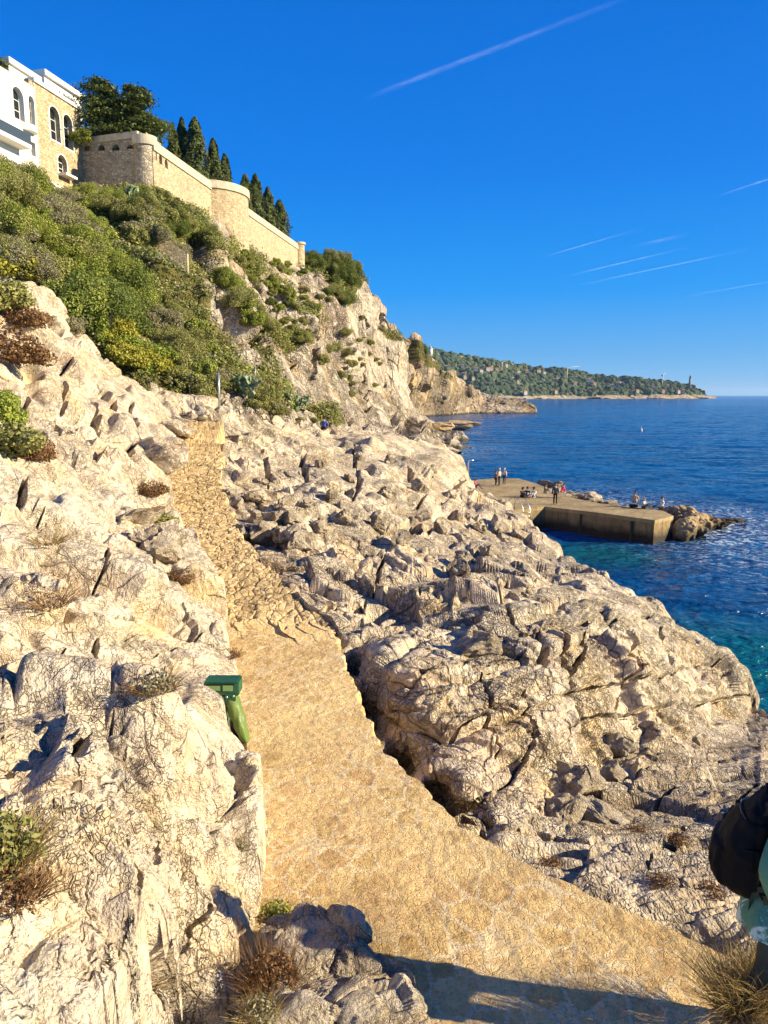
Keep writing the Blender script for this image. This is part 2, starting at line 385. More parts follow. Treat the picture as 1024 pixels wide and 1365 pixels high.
def paving_mat(name, sc, stone, mortar, jw=.05, hue=.25, grain=1.0, jb=.3, jk=1.0):
    m, nt, b = newmat(name); s = NT(nt)
    co = s.N.new('ShaderNodeTexCoord').outputs['Object']
    wv = s.vadd(co, s.noise(co, 9, 3, .6, 0, 1), .045)
    flat = s.mapping(wv, (1, .82, 0.0), (0, 0, .35))
    e = s.vor(flat, sc, 'DISTANCE_TO_EDGE', rand=1.0)
    cell = s.vor(flat, sc, 'F1', 'Color', rand=1.0)
    sv = s.N.new('ShaderNodeSeparateColor'); s.put(cell, sv.inputs[0])
    n2 = s.noise(wv, 9, 6, .7); n3 = s.noise(co, 42, 5, .75)
    ew = s.math('ADD', e, s.math('MULTIPLY', s.math('SUBTRACT', n3, .5), .10))
    j = s.math('MULTIPLY', s.maprange(ew, jw*.3, jw, 1, 0), s.maprange(s.noise(co, 1.3, 4), .40, .56, .30, jk))
    col = s.mix(s.maprange(sv.outputs[0], 0, 1), stone[0], stone[1])
    col = s.mix(s.math('MULTIPLY', sv.outputs[1], hue), col, (.58, .33, .17))
    col = s.mix(s.maprange(n2, .42, .66, 0, .6), col, tuple(min(1, c*1.3) for c in stone[1]))
    col = s.mix(j, col, s.mix(s.maprange(n3, .4, .65, 0, .6), mortar, tuple(c*.6 for c in mortar)))
    col = s.mix(s.maprange(n3, .52, .62, 0, .65*grain), col, tuple(c*.33 for c in stone[0]))
    wq = s.vadd(co, s.noise(co, 22, 3, .6, 0, 1), .016)
    r1 = s.vor(s.mapping(wq, (1, .5, 1), (0, 0, .5)), 21, 'DISTANCE_TO_EDGE'); f1 = s.math('MULTIPLY', s.maprange(r1, 0, .09, 1, 0), s.maprange(s.noise(co, 13, 3), .49, .54))
    r2 = s.vor(s.mapping(wq, (.5, 1, 1), (0, 0, -.3)), 30, 'DISTANCE_TO_EDGE'); f2 = s.math('MULTIPLY', s.maprange(r2, 0, .12, 1, 0), s.maprange(s.noise(co, 17, 3), .49, .54))
    fl = s.math('MAXIMUM', f1, f2)
    col = s.mix(s.math('MULTIPLY', fl, .16*grain), col, tuple(c*.3 for c in stone[0]))
    big = s.noise(co, .55, 5, .65); col = s.mix(s.maprange(big, .42, .62, 0, .38), col, tuple(min(1, c*1.25) for c in stone[1]))
    col = s.mix(s.maprange(s.noise(co, .8, 6, .7, .5), .54, .68, 0, .45), col, tuple(c*.62 for c in stone[0]))
    s.L.new(col, b.inputs['Base Color']); b.inputs['Roughness'].default_value = .9; b.inputs['Specular IOR Level'].default_value = .15
    hgt = s.math('ADD', s.math('MULTIPLY', n2, .5), s.math('MULTIPLY', n3, .45))
    hgt = s.math('SUBTRACT', hgt, s.math('MULTIPLY', fl, .14))
    hgt = s.math('ADD', hgt, s.math('MULTIPLY', s.maprange(ew, 0, jw*1.3, 0, 1), jb))
    hgt = s.math('ADD', hgt, s.math('MULTIPLY', sv.outputs[2], .25))
    s.L.new(s.bump(hgt, .05, 1.0), b.inputs['Normal'])
    return m
M['path'] = paving_mat('paving_path', 4.7, ((.52, .315, .105), (.88, .595, .265)), (.95, .73, .42), .07, .5, grain=.6, jb=.03, jk=1.8)
M['stairs'] = paving_mat('paving_stairs', 5.0, ((.44, .295, .125), (.80, .58, .29)), (.20, .125, .05), .065, .15, grain=.9, jb=.4, jk=1.0)

#@@TERRAIN
def proj(P):
    zc = P[:, 1]*CP-(P[:, 2]-H)*SP; return 512+F_PX*P[:, 0]/zc, 682.5-F_PX*(P[:, 1]*SP+(P[:, 2]-H)*CP)/zc

# ------------------------------------------------------------------ path footprint
# py, left px, right px, drop below the eye
PROWS = [(1560, 240, 1500, 3.62), (1440, 300, 1330, 3.62), (1345, 322, 1150, 3.62), (1290, 335, 1000, 3.62), (1232, 345, 882, 3.62), (1197, 350, 800, 3.62),
         (1166, 352, 722, 3.62), (1130, 354, 660, 3.62), (1105, 354, 622, 3.62), (1050, 352, 562, 3.62), (985, 342, 500, 3.62),
         (910, 322, 470, 3.62), (862, 306, 452, 3.62), (843, 304, 452, 3.62), (826, 303, 440, 3.60), (806, 300, 405, 3.53), (779, 293, 382, 3.43), (747, 270, 348, 3.27),
         (716, 246, 322, 3.12), (694, 236, 315, 2.99), (669, 228, 302, 2.77), (638, 223, 292, 2.46), (616, 228, 296, 2.14),
         (600, 234, 296, 1.86), (588, 236, 288, 1.60), (577, 242, 292, 1.35), (563, 244, 296, 1.02)]
PY_ = []; PL_ = []; PR_ = []; PZ_ = []
for (py, a, b_, d) in PROWS:
    Y = float(ydrop(py, d)); PY_.append(Y); PL_.append(at(a, py, Y)[0]); PR_.append(at(b_, py, Y)[0]); PZ_.append(H-d)
PY_, PL_, PR_, PZ_ = map(np.array, (PY_, PL_, PR_, PZ_))
def path_sample(y): return np.interp(y, PY_, PL_), np.interp(y, PY_, PR_), np.interp(y, PY_, PZ_)
def clamp_path(W, margin=.0, soft=.22, deep=.10):
    l, r, z = path_sample(W[:, 1])
    ins = np.minimum(W[:, 0]-l, r-W[:, 0]); ok = (W[:, 1] < PY_[-1]+.2)
    k = sstep(-soft*.15-margin, soft*.15-margin, ins)*ok
    lim = z-deep
    W[:, 2] = np.where(W[:, 2] > lim, W[:, 2]*(1-k)+lim*k, W[:, 2])
    return W

# near left rocks, beside the path
left_d = Depth([
 (-120, 1450, -1.65), (0, 1450, -1.9), (90, 1450, -2.15), (180, 1450, -2.5), (260, 1450, -3.0), (318, 1450, -3.45),
 (-100, 1300, -1.55), (0, 1300, -1.85), (90, 1300, -2.1), (180, 1300, -2.4), (260, 1300, -2.8), (325, 1300, -3.3),
 (0, 1150, -1.75), (90, 1150, -2.0), (180, 1150, -2.3), (260, 1150, -2.65), (345, 1150, -3.2), (348, 1050, -3.05), (314, 990, -3.15),
 (-100, 1050, -1.5), (0, 1050, -1.7), (90, 1050, -1.95), (180, 1050, -2.2), (260, 1050, -2.55),
 (-100, 945, -1.45), (0, 945, -1.65), (90, 938, -1.85), (180, 935, -2.1), (250, 930, -2.5), (285, 938, -2.98),
 (-100, 925, 4.9), (0, 922, 5.3), (90, 915, 5.8), (180, 915, 6.4), (250, 912, 7.2), (315, 908, -3.45),
 (0, 850, 6.1), (90, 840, 6.9), (180, 832, 8.0), (260, 835, 9.1), (303, 845, -3.15),
 (-100, 770, 6.6), (0, 770, 7.3), (90, 765, 8.4), (180, 760, 9.7), (240, 765, 10.7), (285, 775, 11.8),
 (0, 700, 8.6), (80, 700, 9.9), (150, 705, 11.4), (200, 712, 13.0), (236, 720, 14.9),
 (0, 640, 11), (80, 645, 12.6), (150, 650, 14.5), (190, 655, 16.4), (222, 662, 18.9),
 (0, 598, 13.2), (80, 600, 15), (150, 600, 17), (190, 598, 19.6), (228, 606, 23.5),
 (-100, 520, 14), (0, 525, 16), (70, 535, 18), (130, 545, 20.5), (180, 555, 23.5), (225, 575, 26.5),
 (-100, 430, 17), (0, 450, 19.5), (50, 470, 21.5), (110, 490, 24.5), (165, 520, 27.5), (215, 548, 29.5),
 (-100, 340, 20), (0, 370, 23), (40, 385, 25), (90, 440, 28), (150, 490, 30.5), (210, 522, 32)])
left_top = [(-120, 330), (-40, 352), (0, 362), (45, 385), (75, 405), (95, 440), (130, 472), (170, 498), (195, 515), (230, 535), (245, 556), (262, 562), (380, 575)]
def left_disp(P, N, sp):
    qx, qy = proj(P); k = 1-.75*sstep(75, 35, np.hypot(qx-300, (qy-945)*.8))
    return rock_disp(P, N, sp, size=.75, amp=.85, seed=3, aniso=(1, 1, .6))*k
# the left patch is cut at the path's left rim: columns follow rim fraction
def left_patch():
    nc, nr = 600, 1700
    py = np.concatenate([np.linspace(1460, 930, 620), np.linspace(929, 0, nr-620)])
    v = np.linspace(0, 1, nr)
    # rows as fraction between a bottom line and the top line, columns px from -120 to the rim
    rim_py = [1460, 1365, 1300, 1190, 1110, 1050, 1015, 990, 960, 935, 915, 905, 880, 860, 840, 779, 747, 716, 694, 669, 638, 616, 600, 588, 577, 560, 540, 520]
    rim_px = [322, 330, 338, 352, 359, 355, 342, 322, 303, 290, 300, 318, 316, 312, 309, 301, 280, 256, 246, 238, 231, 238, 242, 242, 246, 247, 235, 212]
    rp = np.interp(-py, [-p for p in rim_py], rim_px)
    u = np.linspace(0, 1, nc)
    # vertical coordinate: for each column the py range is bottom .. top(px at that column) ; iterate once
    PY = np.repeat(v[:, None], nc, 1); PX = np.zeros((nr, nc))
    pyrow = 1460+(520-1460)*v
    rimrow = np.interp(-pyrow, [-p for p in rim_py], rim_px)
    PX = -120+(rimrow[:, None]+120)*u[None]
    topc = curve(left_top, -120+(212+120)*u)   # top line per column
    PY = 1460+(topc[None]-1460)*v[:, None]
    # keep rim rows on their own height
    return PX, PY, pyrow, rimrow
PX, PY, _, _ = left_patch()
G = at(PX, PY, left_d(PX, PY))
LCUT = carve(PX, PY, [([(145, 1104), (132, 1114), (130, 1152), (134, 1189), (141, 1219), (136, 1257), (140, 1310), (137, 1365)], 3.5, .16), ([(213, 1120), (202, 1155)], 5, .09), ([(113, 982), (94, 1008), (79, 1023)], 11, .2),
 ([(151, 950), (145, 967)], 6, .14), ([(0, 957), (18, 959)], 7, .16), ([(307, 1189), (302, 1231), (290, 1295)], 2.5, .09), ([(230, 1276), (241, 1340)], 4, .09), ([(109, 1306), (111, 1355)], 3, .1), ([(175, 1052), (180, 1060)], 4, .1), ([(38, 985), (45, 1000)], 5, .1),
 ([(32, 636), (36, 660), (42, 680)], 6, .4), ([(56, 686), (53, 706)], 5, .35), ([(246, 802), (247, 822), (266, 839)], 3, .14), ([(136, 749), (130, 782)], 4, .25), ([(163, 693), (185, 725), (206, 756)], 3.5, .3), ([(150, 830), (200, 822)], 2.5, .12), ([(130, 850), (140, 880)], 3, .14), ([(215, 855), (280, 838)], 2.5, .10),
 ([(108, 520), (126, 543), (141, 567)], 4, .5), ([(129, 514), (152, 534), (155, 552)], 3.5, .4), ([(88, 487), (79, 517), (85, 549)], 3.5, .4), ([(73, 561), (79, 578), (97, 581)], 3.5, .35), ([(29, 464), (64, 473)], 3, .4), ([(0, 500), (30, 520), (40, 560)], 3, .3), ([(118, 612), (140, 600)], 6, .4), ([(165, 610), (180, 592)], 5, .4), ([(175, 540), (185, 590)], 3, .3), ([(60, 420), (80, 450)], 3, .4), ([(10, 760), (50, 800)], 3, .15), ([(90, 860), (60, 890)], 3, .12)])
def add_rim(G, n, out, down, axis):
    """extend a grid past its last column/row: curl outward and down"""
    last = G[:, -1] if axis == 1 else G[-1]; prev = G[:, -6] if axis == 1 else G[-6]
    t = last-prev; t[..., 2] = 0; t /= np.linalg.norm(t, axis=-1, keepdims=True)+1e-9
    ext = []
    for k in range(1, n+1):
        q = k/n; R = last+t*out*math.sin(q*math.pi/2); R[..., 2] -= down*(1-math.cos(q*math.pi/2))+down*.3*q; ext.append(R)
    ext = np.array(ext)
    return np.concatenate([G, np.moveaxis(ext, 0, 1)], 1) if axis == 1 else np.concatenate([G, ext], 0)
def finish_grid(name, G, disp, clamp=None, sm=5, zfloor=-1.2, mat=None, cut=None):
    G = smooth2(G, sm); N = grid_normals(G)
    if ((N*(np.array([0, 0, H+3])-G)).sum(-1) < 0).mean() > .5: N = -N
    a = np.linalg.norm(np.gradient(G, axis=1), axis=-1); b = np.linalg.norm(np.gradient(G, axis=0), axis=-1)
    sp = np.clip(np.sqrt(a*b), np.maximum(a, b)*.8, None).ravel().astype(np.float32)
    P = G.reshape(-1, 3).astype(np.float32)
    dg_ = disp(P, N.reshape(-1, 3), sp).reshape(G.shape[:2])
    for _ in range(2):
        B = dg_.copy(); B[:, 1:-1] = (dg_[:, :-2]+2*dg_[:, 1:-1]+dg_[:, 2:])/4; dg_ = B
    B = dg_.copy(); B[1:-1] = (dg_[:-2]+2*dg_[1:-1]+dg_[2:])/4; dg_ = B
    sm_ = dg_.copy()
    for _ in range(8):
        B = sm_.copy(); B[:, 1:-1] = (sm_[:, :-2]+2*sm_[:, 1:-1]+sm_[:, 2:])/4; sm_ = B
        B = sm_.copy(); B[1:-1] = (sm_[:-2]+2*sm_[1:-1]+sm_[2:])/4; sm_ = B
    kr_ = sstep(1.3, 2.6, b/(a+1e-6)); dg_ = dg_*(1-kr_)+sm_*kr_
    W = P+N.reshape(-1, 3)*dg_.reshape(-1, 1)
    if cut is not None:
        C_ = np.zeros(G.shape[:2], np.float32); C_[:cut.shape[0], :cut.shape[1]] = cut; dv_ = P-np.array([0, 0, H]); dv_ /= np.linalg.norm(dv_, axis=1, keepdims=True)
        W = W+C_.reshape(-1, 1)*(dv_*.45-N.reshape(-1, 3)*.8).astype(np.float32)
    if clamp: W = clamp(W)
    W[:, 2] = np.maximum(W[:, 2], zfloor)
    nr, nc = G.shape[:2]; q = grid_quads(nr, nc)
    q = q[(W[:, 2][q].max(1) > zfloor+1e-3)]
    me = mesh_np(name, W, q)
    i = len(q)//2; a = W[q[i]]; n = np.cross(a[1]-a[0], a[3]-a[0])
    if (N.reshape(-1, 3)[q[i, 0]]*n).sum() < 0: me.flip_normals()
    PATCH[name] = dict(W=W.reshape(nr, nc, 3), N=N)
    return me
G = add_rim(G, 26, .22, 1.0, 1)
G = add_rim(G, 16, 3.0, 1.6, 0)
me = finish_grid('left_rocks', G, left_disp, lambda W: clamp_path(W, deep=.3), cut=LCUT)
tag(link('rocky_slope', me, M['rock_near']), kind='structure')

# centre and right rocks, between the path and the sea
mid_d = Depth([
 (200, 575, 29), (200, 515, 34), (260, 560, 30), (260, 535, 36), (285, 590, 27.2), (330, 560, 38), (330, 590, 30), (320, 640, 23.5), (320, 690, 18.6),
 (345, 720, 16.4), (345, 760, 14.0), (385, 800, -3.4), (410, 830, -3.62), (455, 862, -3.68), (440, 835, -3.6), (520, 815, -3.72), (600, 792, -3.8),
 (300, 650, 21.2), (310, 700, 17.2), (360, 800, -3.55), (300, 745, 14.7), (400, 900, -3.8), (440, 1000, -3.8), (520, 1100, -3.8), (620, 1180, -3.8), (800, 1260, -3.8), (950, 1330, -3.8), (1130, 1400, -3.8),
 (380, 560, 48), (400, 600, 35), (440, 574, 60), (440, 640, 25.5), (500, 580, 62), (500, 620, 38), (560, 590, 66), (550, 640, 36), (620, 606, 68), (600, 640, 50), (626, 640, 66), (640, 657, 62),
 (400, 660, 22.5), (400, 700, 17.6), (400, 780, 13.2), (460, 700, 20.0), (500, 740, 17.2), (500, 780, 14.6), (560, 700, 26), (580, 750, 18.5), (620, 730, 23), (640, 690, 40), (700, 694, 50), (680, 730, 26), (722, 715, 42), (745, 746, 31),
 (600, 780, 14.4), (700, 780, 15.0), (560, 830, 11.6), (640, 830, 11.7), (480, 850, 11.2), (535, 884, 9.5), (490, 884, 10.6),
 (473, 900, 11.2), (490, 935, 10.9), (503, 975, 10.0), (532, 1015, 9.2), (568, 1056, 8.4), (607, 1092, 7.7), (642, 1112, 7.2),
 (528, 905, 9.2), (526, 935, 8.95), (530, 978, 8.35), (572, 1022, 7.65), (618, 1052, 7.12), (660, 1092, 6.78),
 (600, 960, 8.35), (650, 960, 8.6), (650, 1030, 7.7), (700, 900, 9.9), (600, 880, 9.8), (700, 1030, 8.1), (690, 1085, 7.15),
 (750, 860, 11.3), (750, 930, 10.1), (760, 1000, 9.35), (770, 800, 15.5), (800, 766, 24), (830, 860, 13.4), (830, 940, 11.5), (850, 990, 10.9), (870, 802, 23), (900, 900, 15.0), (920, 960, 12.9), (935, 853, 21.5), (1000, 890, 21), (1006, 945, 21.5), (960, 930, 17.5),
 (475, 915, -3.9), (508, 990, -4.0), (566, 1055, -4.05), (624, 1108, -4.0), (664, 1134, -3.95), (725, 1168, -3.85), (802, 1198, -3.8), (884, 1234, -3.8), (1003, 1292, -3.75), (1130, 1345, -3.7),
 (720, 1120, -4.4), (780, 1120, -4.5), (800, 1060, -5.0), (760, 1045, -4.95), (860, 1050, -5.1), (900, 1120, -4.55), (900, 1180, -4.1), (930, 1020, -5.6), (1000, 1060, -5.0), (1020, 1150, -4.3), (1000, 1000, -6.0), (1020, 970, -7.2), (1040, 958, -8.2),
 (870, 1010, -5.6), (930, 980, -6.4), (1000, 950, -9), (1130, 960, -8), (1130, 1050, -5.0), (1130, 1200, -4.0)])
mid_top = [(200, 510), (215, 518), (260, 532), (330, 553), (380, 560), (440, 572), (500, 579), (560, 588), (600, 596), (616, 606), (624, 640), (640, 655), (670, 668), (700, 692), (722, 715), (745, 745), (770, 752), (800, 765), (835, 785), (870, 800), (900, 825), (935, 852), (970, 872), (998, 890), (1006, 925), (1010, 948), (1040, 955), (1130, 962)]
mid_bot = [(200, 585), (275, 590), (286, 700), (300, 770), (335, 820), (380, 870), (440, 960), (480, 1030), (540, 1090), (600, 1150), (720, 1215), (800, 1240), (880, 1280), (1000, 1340), (1130, 1420)]
nc, nr = 960, 1300
px = np.linspace(200, 1130, nc); v = np.linspace(0, 1, nr)[:, None]
b0 = curve(mid_bot, px)[None]; t0 = curve(mid_top, px)[None]
def soft(a, w):
    k = np.hanning(2*w+1); k /= k.sum(); return np.convolve(np.pad(a, w, mode='edge'), k, 'valid')
ts_ = soft(t0[0], 110)[None]; bs_ = soft(b0[0], 60)[None]
PX = np.repeat(px[None], nr, 0); PY = bs_+(ts_-bs_)*v; PY = PY+(t0-ts_)*v**5
Dm = mid_d(PX, PY); G = at(PX, PY, Dm)
MCUT = carve(PX, PY, [([(560, 800), (578, 790), (623, 776), (673, 774), (695, 770)], 5, .4), ([(716, 844), (723, 876), (716, 901)], 7, .5), ([(777, 849), (773, 876), (759, 903)], 4, .35), ([(746, 849), (755, 889), (764, 921), (770, 960)], 3.5, .35),
 ([(560, 907), (614, 894), (696, 876)], 2.5, .16), ([(764, 921), (820, 912), (877, 903), (936, 885), (985, 880)], 2.5, .22), ([(773, 957), (850, 948), (945, 935), (1000, 925)], 2.8, .22), ([(640, 855), (696, 844), (764, 837), (877, 821), (925, 850)], 2.5, .2),
 ([(922, 1102), (895, 1134), (863, 1170)], 8, .35), ([(387, 826), (440, 812), (506, 797), (560, 785)], 3, .2), ([(500, 791), (506, 760), (515, 735)], 2.5, .3), ([(506, 694), (538, 705), (575, 708)], 7, .7), ([(600, 742), (650, 735)], 4, .4),
 ([(320, 712), (345, 716), (380, 708)], 5, .3), ([(340, 660), (352, 690), (375, 700)], 4, .3), ([(440, 650), (470, 660)], 5, .4), ([(590, 985), (640, 960), (665, 1010)], 2.5, .14), ([(690, 930), (700, 990), (680, 1050)], 3, .16), ([(640, 900), (655, 950)], 3, .15), ([(660, 790), (690, 840)], 3, .2),
 ([(820, 850), (835, 900), (830, 940)], 3, .22), ([(880, 840), (890, 890)], 3, .22), ([(400, 600), (410, 640)], 4, .5), ([(470, 600), (480, 640), (470, 670)], 3.5, .5), ([(540, 620), (560, 650), (555, 680)], 4, .6), ([(350, 600), (360, 640)], 4, .4), ([(610, 640), (600, 670)], 4, .7),
 ([(700, 1075), (760, 1095), (830, 1085), (900, 1060)], 3.5, .16), ([(670, 1118), (740, 1125), (820, 1150)], 3, .12), ([(830, 1040), (900, 1030), (980, 1010)], 4, .22), ([(760, 1060), (800, 1064)], 5, .2), ([(850, 1120), (960, 1090), (1010, 1040)], 3, .18), ([(620, 690), (650, 700), (690, 730)], 3, .5)])
back = []
for k in range(1, 31):      # the far side of the rocks, down to the sea
    q = k/30; R = G[-1].copy(); s_ = 1+.07*math.sin(q*math.pi/2)
    R[:, 0] *= s_; R[:, 1] *= s_; R[:, 2] -= (1-math.cos(q*math.pi/2))*np.minimum(3.5+0*R[:, 2], .12*R[:, 1])+q*q*(R[:, 2]*.9); back.append(R)
G = np.concatenate([G, np.array(back)], 0)
def mid_disp(P, N, sp):
    x, y = P[:, 0], P[:, 1]; qx, qy = proj(P); far = sstep(15, 45, y)
    # regions: the bedded outcrop, the furrowed slabs below it, the broken ground behind
    foot = np.interp(qx, [460, 650, 760, 850, 930, 1010], [1130, 1125, 1050, 1005, 972, 945])
    slab = sstep(-6, 10, qy-foot)*sstep(560, 660, qx)
    out = (1-slab)*sstep(455, 500, qx)*sstep(0, 40, qy-np.interp(qx, [450, 600, 700, 760, 1000], [870, 800, 770, 755, 860]))
    brk = np.clip(1-slab-out, 0, 1)
    d_out = rock_disp(P, N, sp, size=.92, amp=.50, seed=21, aniso=(1.1, 1.1, .62), rid=.35, bed=.22, bedn=(.02, .16, 1.0), bedL=.42)
    d_slab = rock_disp(P, N, sp, size=.62, amp=.42, seed=25, aniso=(.6, 1.0, 1.3), bed=.13, bedn=(.22, -.30, 1.0), bedL=.17)
    d2 = rock_disp(P, N, sp, size=1.35, amp=.95, seed=22, aniso=(1, 1, .8))
    d3 = rock_disp(P, N, sp, size=.66, amp=.85, seed=23, aniso=(1, 1, .9))
    b = (d3*(1-far)+d2*far)*brk+d_out*out+d_slab*slab
    l, rr, z = path_sample(y); rim = sstep(.0, .6, np.abs(x-rr))
    return b*(.45+.55*rim)
me = finish_grid('mid', G, mid_disp, lambda W: clamp_path(W, deep=.12), cut=MCUT)
_qx, _qy = proj(PATCH['mid']['W'].reshape(-1, 3)); _ft = np.interp(_qx, [460, 650, 760, 850, 930, 1010], [1130, 1125, 1050, 1005, 972, 945])
attr(me, 'grey', .55*sstep(-8, 12, _qy-_ft)*sstep(600, 680, _qx))
tag(link('rocky_shore', me, M['rock_mid']), kind='structure')

# the overgrown hillside and the main cliff
hill_d = Depth([
 (-80, 380, 30), (0, 400, 31), (90, 460, 33), (200, 530, 35), (330, 575, 42), (440, 590, 66), (500, 590, 75), (560, 585, 95), (600, 590, 150),
 (-80, 200, 56), (0, 240, 60), (0, 300, 51), (0, 350, 40), (60, 250, 66), (100, 250, 76), (100, 300, 63), (100, 400, 44), (190, 242, 78), (200, 300, 70), (200, 400, 55), (200, 480, 41), (180, 500, 38),
 (250, 265, 84), (300, 300, 94), (300, 400, 74), (300, 500, 50), (340, 330, 108), (380, 352, 126), (380, 440, 92), (380, 520, 66), (330, 540, 46),
 (405, 345, 138), (440, 350, 142), (440, 400, 128), (440, 480, 104), (440, 545, 82), (480, 360, 158), (490, 372, 166), (508, 400, 176), (490, 450, 160), (480, 520, 140), (500, 560, 120), (470, 565, 84),
 (520, 432, 186), (528, 480, 192), (545, 530, 204), (540, 565, 175), (562, 560, 216), (575, 574, 222), (520, 580, 96), (600, 580, 215), (560, 575, 150)])
hill_top = [(-80, 200), (0, 238), (45, 258), (105, 256), (180, 246), (200, 248), (240, 268), (290, 292), (325, 318), (345, 338), (380, 350), (400, 344), (440, 348), (478, 358), (494, 372), (505, 392), (515, 415), (523, 434), (528, 470), (545, 528), (560, 554), (575, 568), (600, 580), (625, 592)]
hill_bot = [(-80, 400), (0, 420), (90, 480), (200, 555), (330, 590), (440, 600), (560, 606), (625, 608)]
nc, nr = 800, 620
px = np.linspace(-80, 625, nc); v = np.linspace(0, 1, nr)[:, None]
b0 = curve(hill_bot, px)[None]; t0 = curve(hill_top, px)[None]
PX = np.repeat(px[None], nr, 0); PY = b0+(t0-b0)*v; G = at(PX, PY, hill_d(PX, PY)); PXH, PYH = PX, PY
back = []
for k in range(1, 31):
    q = k/30; R = G[-1].copy(); s_ = 1+.12*q
    R[:, 0] -= q*9*sstep(460, 400, px)*1.0+q*14*sstep(460, 520, px); R[:, 1] *= 1+.06*q
    R[:, 2] -= q*q*np.where(px < 440, 1.0, 6.0)+q*.0; back.append(R)
G = np.concatenate([G, np.array(back)], 0)
def blob(px_, py_, els):
    m = np.zeros(np.shape(px_))
    for (cx, cy, rx, ry, a, s_) in els:
        c, s2 = math.cos(math.radians(a)), math.sin(math.radians(a)); dx, dy = px_-cx, py_-cy
        r = np.sqrt(((dx*c+dy*s2)/rx)**2+((-dx*s2+dy*c)/ry)**2); m = np.maximum(m, s_*sstep(1.25, .7, r))
    return m
VEG = [(40, 280, 150, 90, 25, 1), (150, 330, 140, 90, 35, 1), (170, 420, 110, 90, 35, 1), (110, 400, 80, 50, 40, 1), (250, 475, 80, 55, 35, .9), (345, 530, 75, 24, 25, .85), (410, 556, 55, 10, 20, .8),
       (230, 290, 60, 40, 35, .9), (290, 330, 30, 14, 40, .7), (370, 375, 40, 10, 35, .55), (375, 440, 50, 14, 12, .75), (400, 400, 35, 10, 30, .6), (315, 400, 14, 40, -30, .6), (350, 480, 40, 12, 60, .6),
       (445, 355, 55, 18, 15, 1), (460, 385, 22, 30, 30, .8), (545, 462, 40, 9, 40, .9), (330, 340, 22, 40, -35, .65), (420, 420, 25, 8, 20, .5), (480, 500, 10, 60, 0, .35)]
def hill_disp(P, N, sp):
    qx, qy = proj(P); k = 1-.85*sstep(45, 18, qy-curve(hill_top, qx))*sstep(420, 395, qx)
    return k*(rock_disp(P, N, sp, size=4.6, amp=.85, seed=41, aniso=(1, 1, .34))+rock_disp(P, N, sp, size=1.5, amp=.8, seed=43, aniso=(1, 1, .45)))
me = finish_grid('hill', G, hill_disp, sm=3, cut=carve(PX, PY, [([(492, 425), (485, 470), (490, 545)], 5, 7), ([(455, 420), (462, 470), (470, 520)], 3.5, 4), ([(510, 420), (520, 470), (515, 520)], 3, 4), ([(420, 440), (430, 500)], 3, 3), ([(400, 480), (405, 520)], 3, 2), ([(535, 480), (540, 540)], 3, 4), ([(470, 380), (478, 420)], 3, 4), ([(350, 420), (330, 470)], 3, 2.5), ([(340, 360), (350, 400)], 3, 2.5), ([(395, 410), (440, 455)], 2.5, 2.5)]))
vg = np.zeros(G.shape[:2]); vg[:nr] = blob(PX, PY, VEG); vg[nr:] = vg[nr-1]
attr(me, 'veg', vg)
tag(link('hillside', me, M['cliff']), kind='structure')
HILL = PATCH['hill']['W'][:nr]; HILLN = PATCH['hill']['N'][:nr]; HILL_PX = px; HILL_B = b0[0]; HILL_T = t0[0]
def on_hill(x, y):
    c = np.interp(x, HILL_PX, np.arange(len(HILL_PX))); ci = int(round(float(c)))
    r = (y-HILL_B[ci])/(HILL_T[ci]-HILL_B[ci]); ri = int(np.clip(round(r*(nr_h-1)), 0, nr_h-1))
    return V(HILL[ri, ci]), V(HILLN[ri, ci])
nr_h = nr

def far_patch(name, px0, px1, nc, nr, bot, top, dep, size, seed, veg, backd=.08, amp=.8, mat='far_cliff', zf=-3):
    px = np.linspace(px0, px1, nc); v = np.linspace(0, 1, nr)[:, None]
    b0 = curve(bot, px)[None]; t0 = curve(top, px)[None]; PX = np.repeat(px[None], nr, 0); PY = b0+(t0-b0)*v
    G = at(PX, PY, Depth(dep)(PX, PY)); back = []
    for k in range(1, 16):
        q = k/15; R = G[-1].copy(); R[:, :2] *= 1+backd*q; R[:, 2] -= q*q*(R[:, 2]+4); back.append(R)
    G = np.concatenate([G, np.array(back)], 0)
    me = finish_grid(name, G, lambda P, N, sp: rock_disp(P, N, sp, size=size, amp=amp, seed=seed, aniso=(1, 1, .45)), sm=2, zfloor=zf)
    vg = np.zeros(G.shape[:2]); vg[:nr] = blob(PX, PY, veg); vg[nr:] = vg[nr-1]; attr(me, 'veg', vg)
    return tag(link(name, me, M[mat]), kind='structure')
far_patch('sea_cliff', 508, 640, 260, 200, [(508, 566), (640, 558)], [(508, 415), (523, 430), (530, 436), (548, 450), (570, 474), (588, 488), (605, 500), (622, 516), (640, 530)],
          [(508, 560, 300), (508, 430, 300), (570, 556, 400), (570, 478, 360), (620, 555, 440), (620, 520, 430), (640, 556, 470), (545, 500, 330), (640, 530, 470)], 9, 51,
          [(548, 466, 36, 10, 40, 1), (585, 492, 20, 6, 38, .7)])
far_patch('rocky_point', 600, 716, 240, 120, [(600, 558), (690, 556), (716, 553)], [(600, 506), (620, 519), (645, 524), (665, 529), (690, 531), (704, 535), (712, 542), (716, 549)],
          [(600, 553, 470), (600, 520, 480), (650, 552, 450), (650, 530, 480), (716, 551, 460), (690, 533, 480), (690, 551, 455)], 5, 53, [(612, 512, 14, 5, 30, .7)], amp=.42)

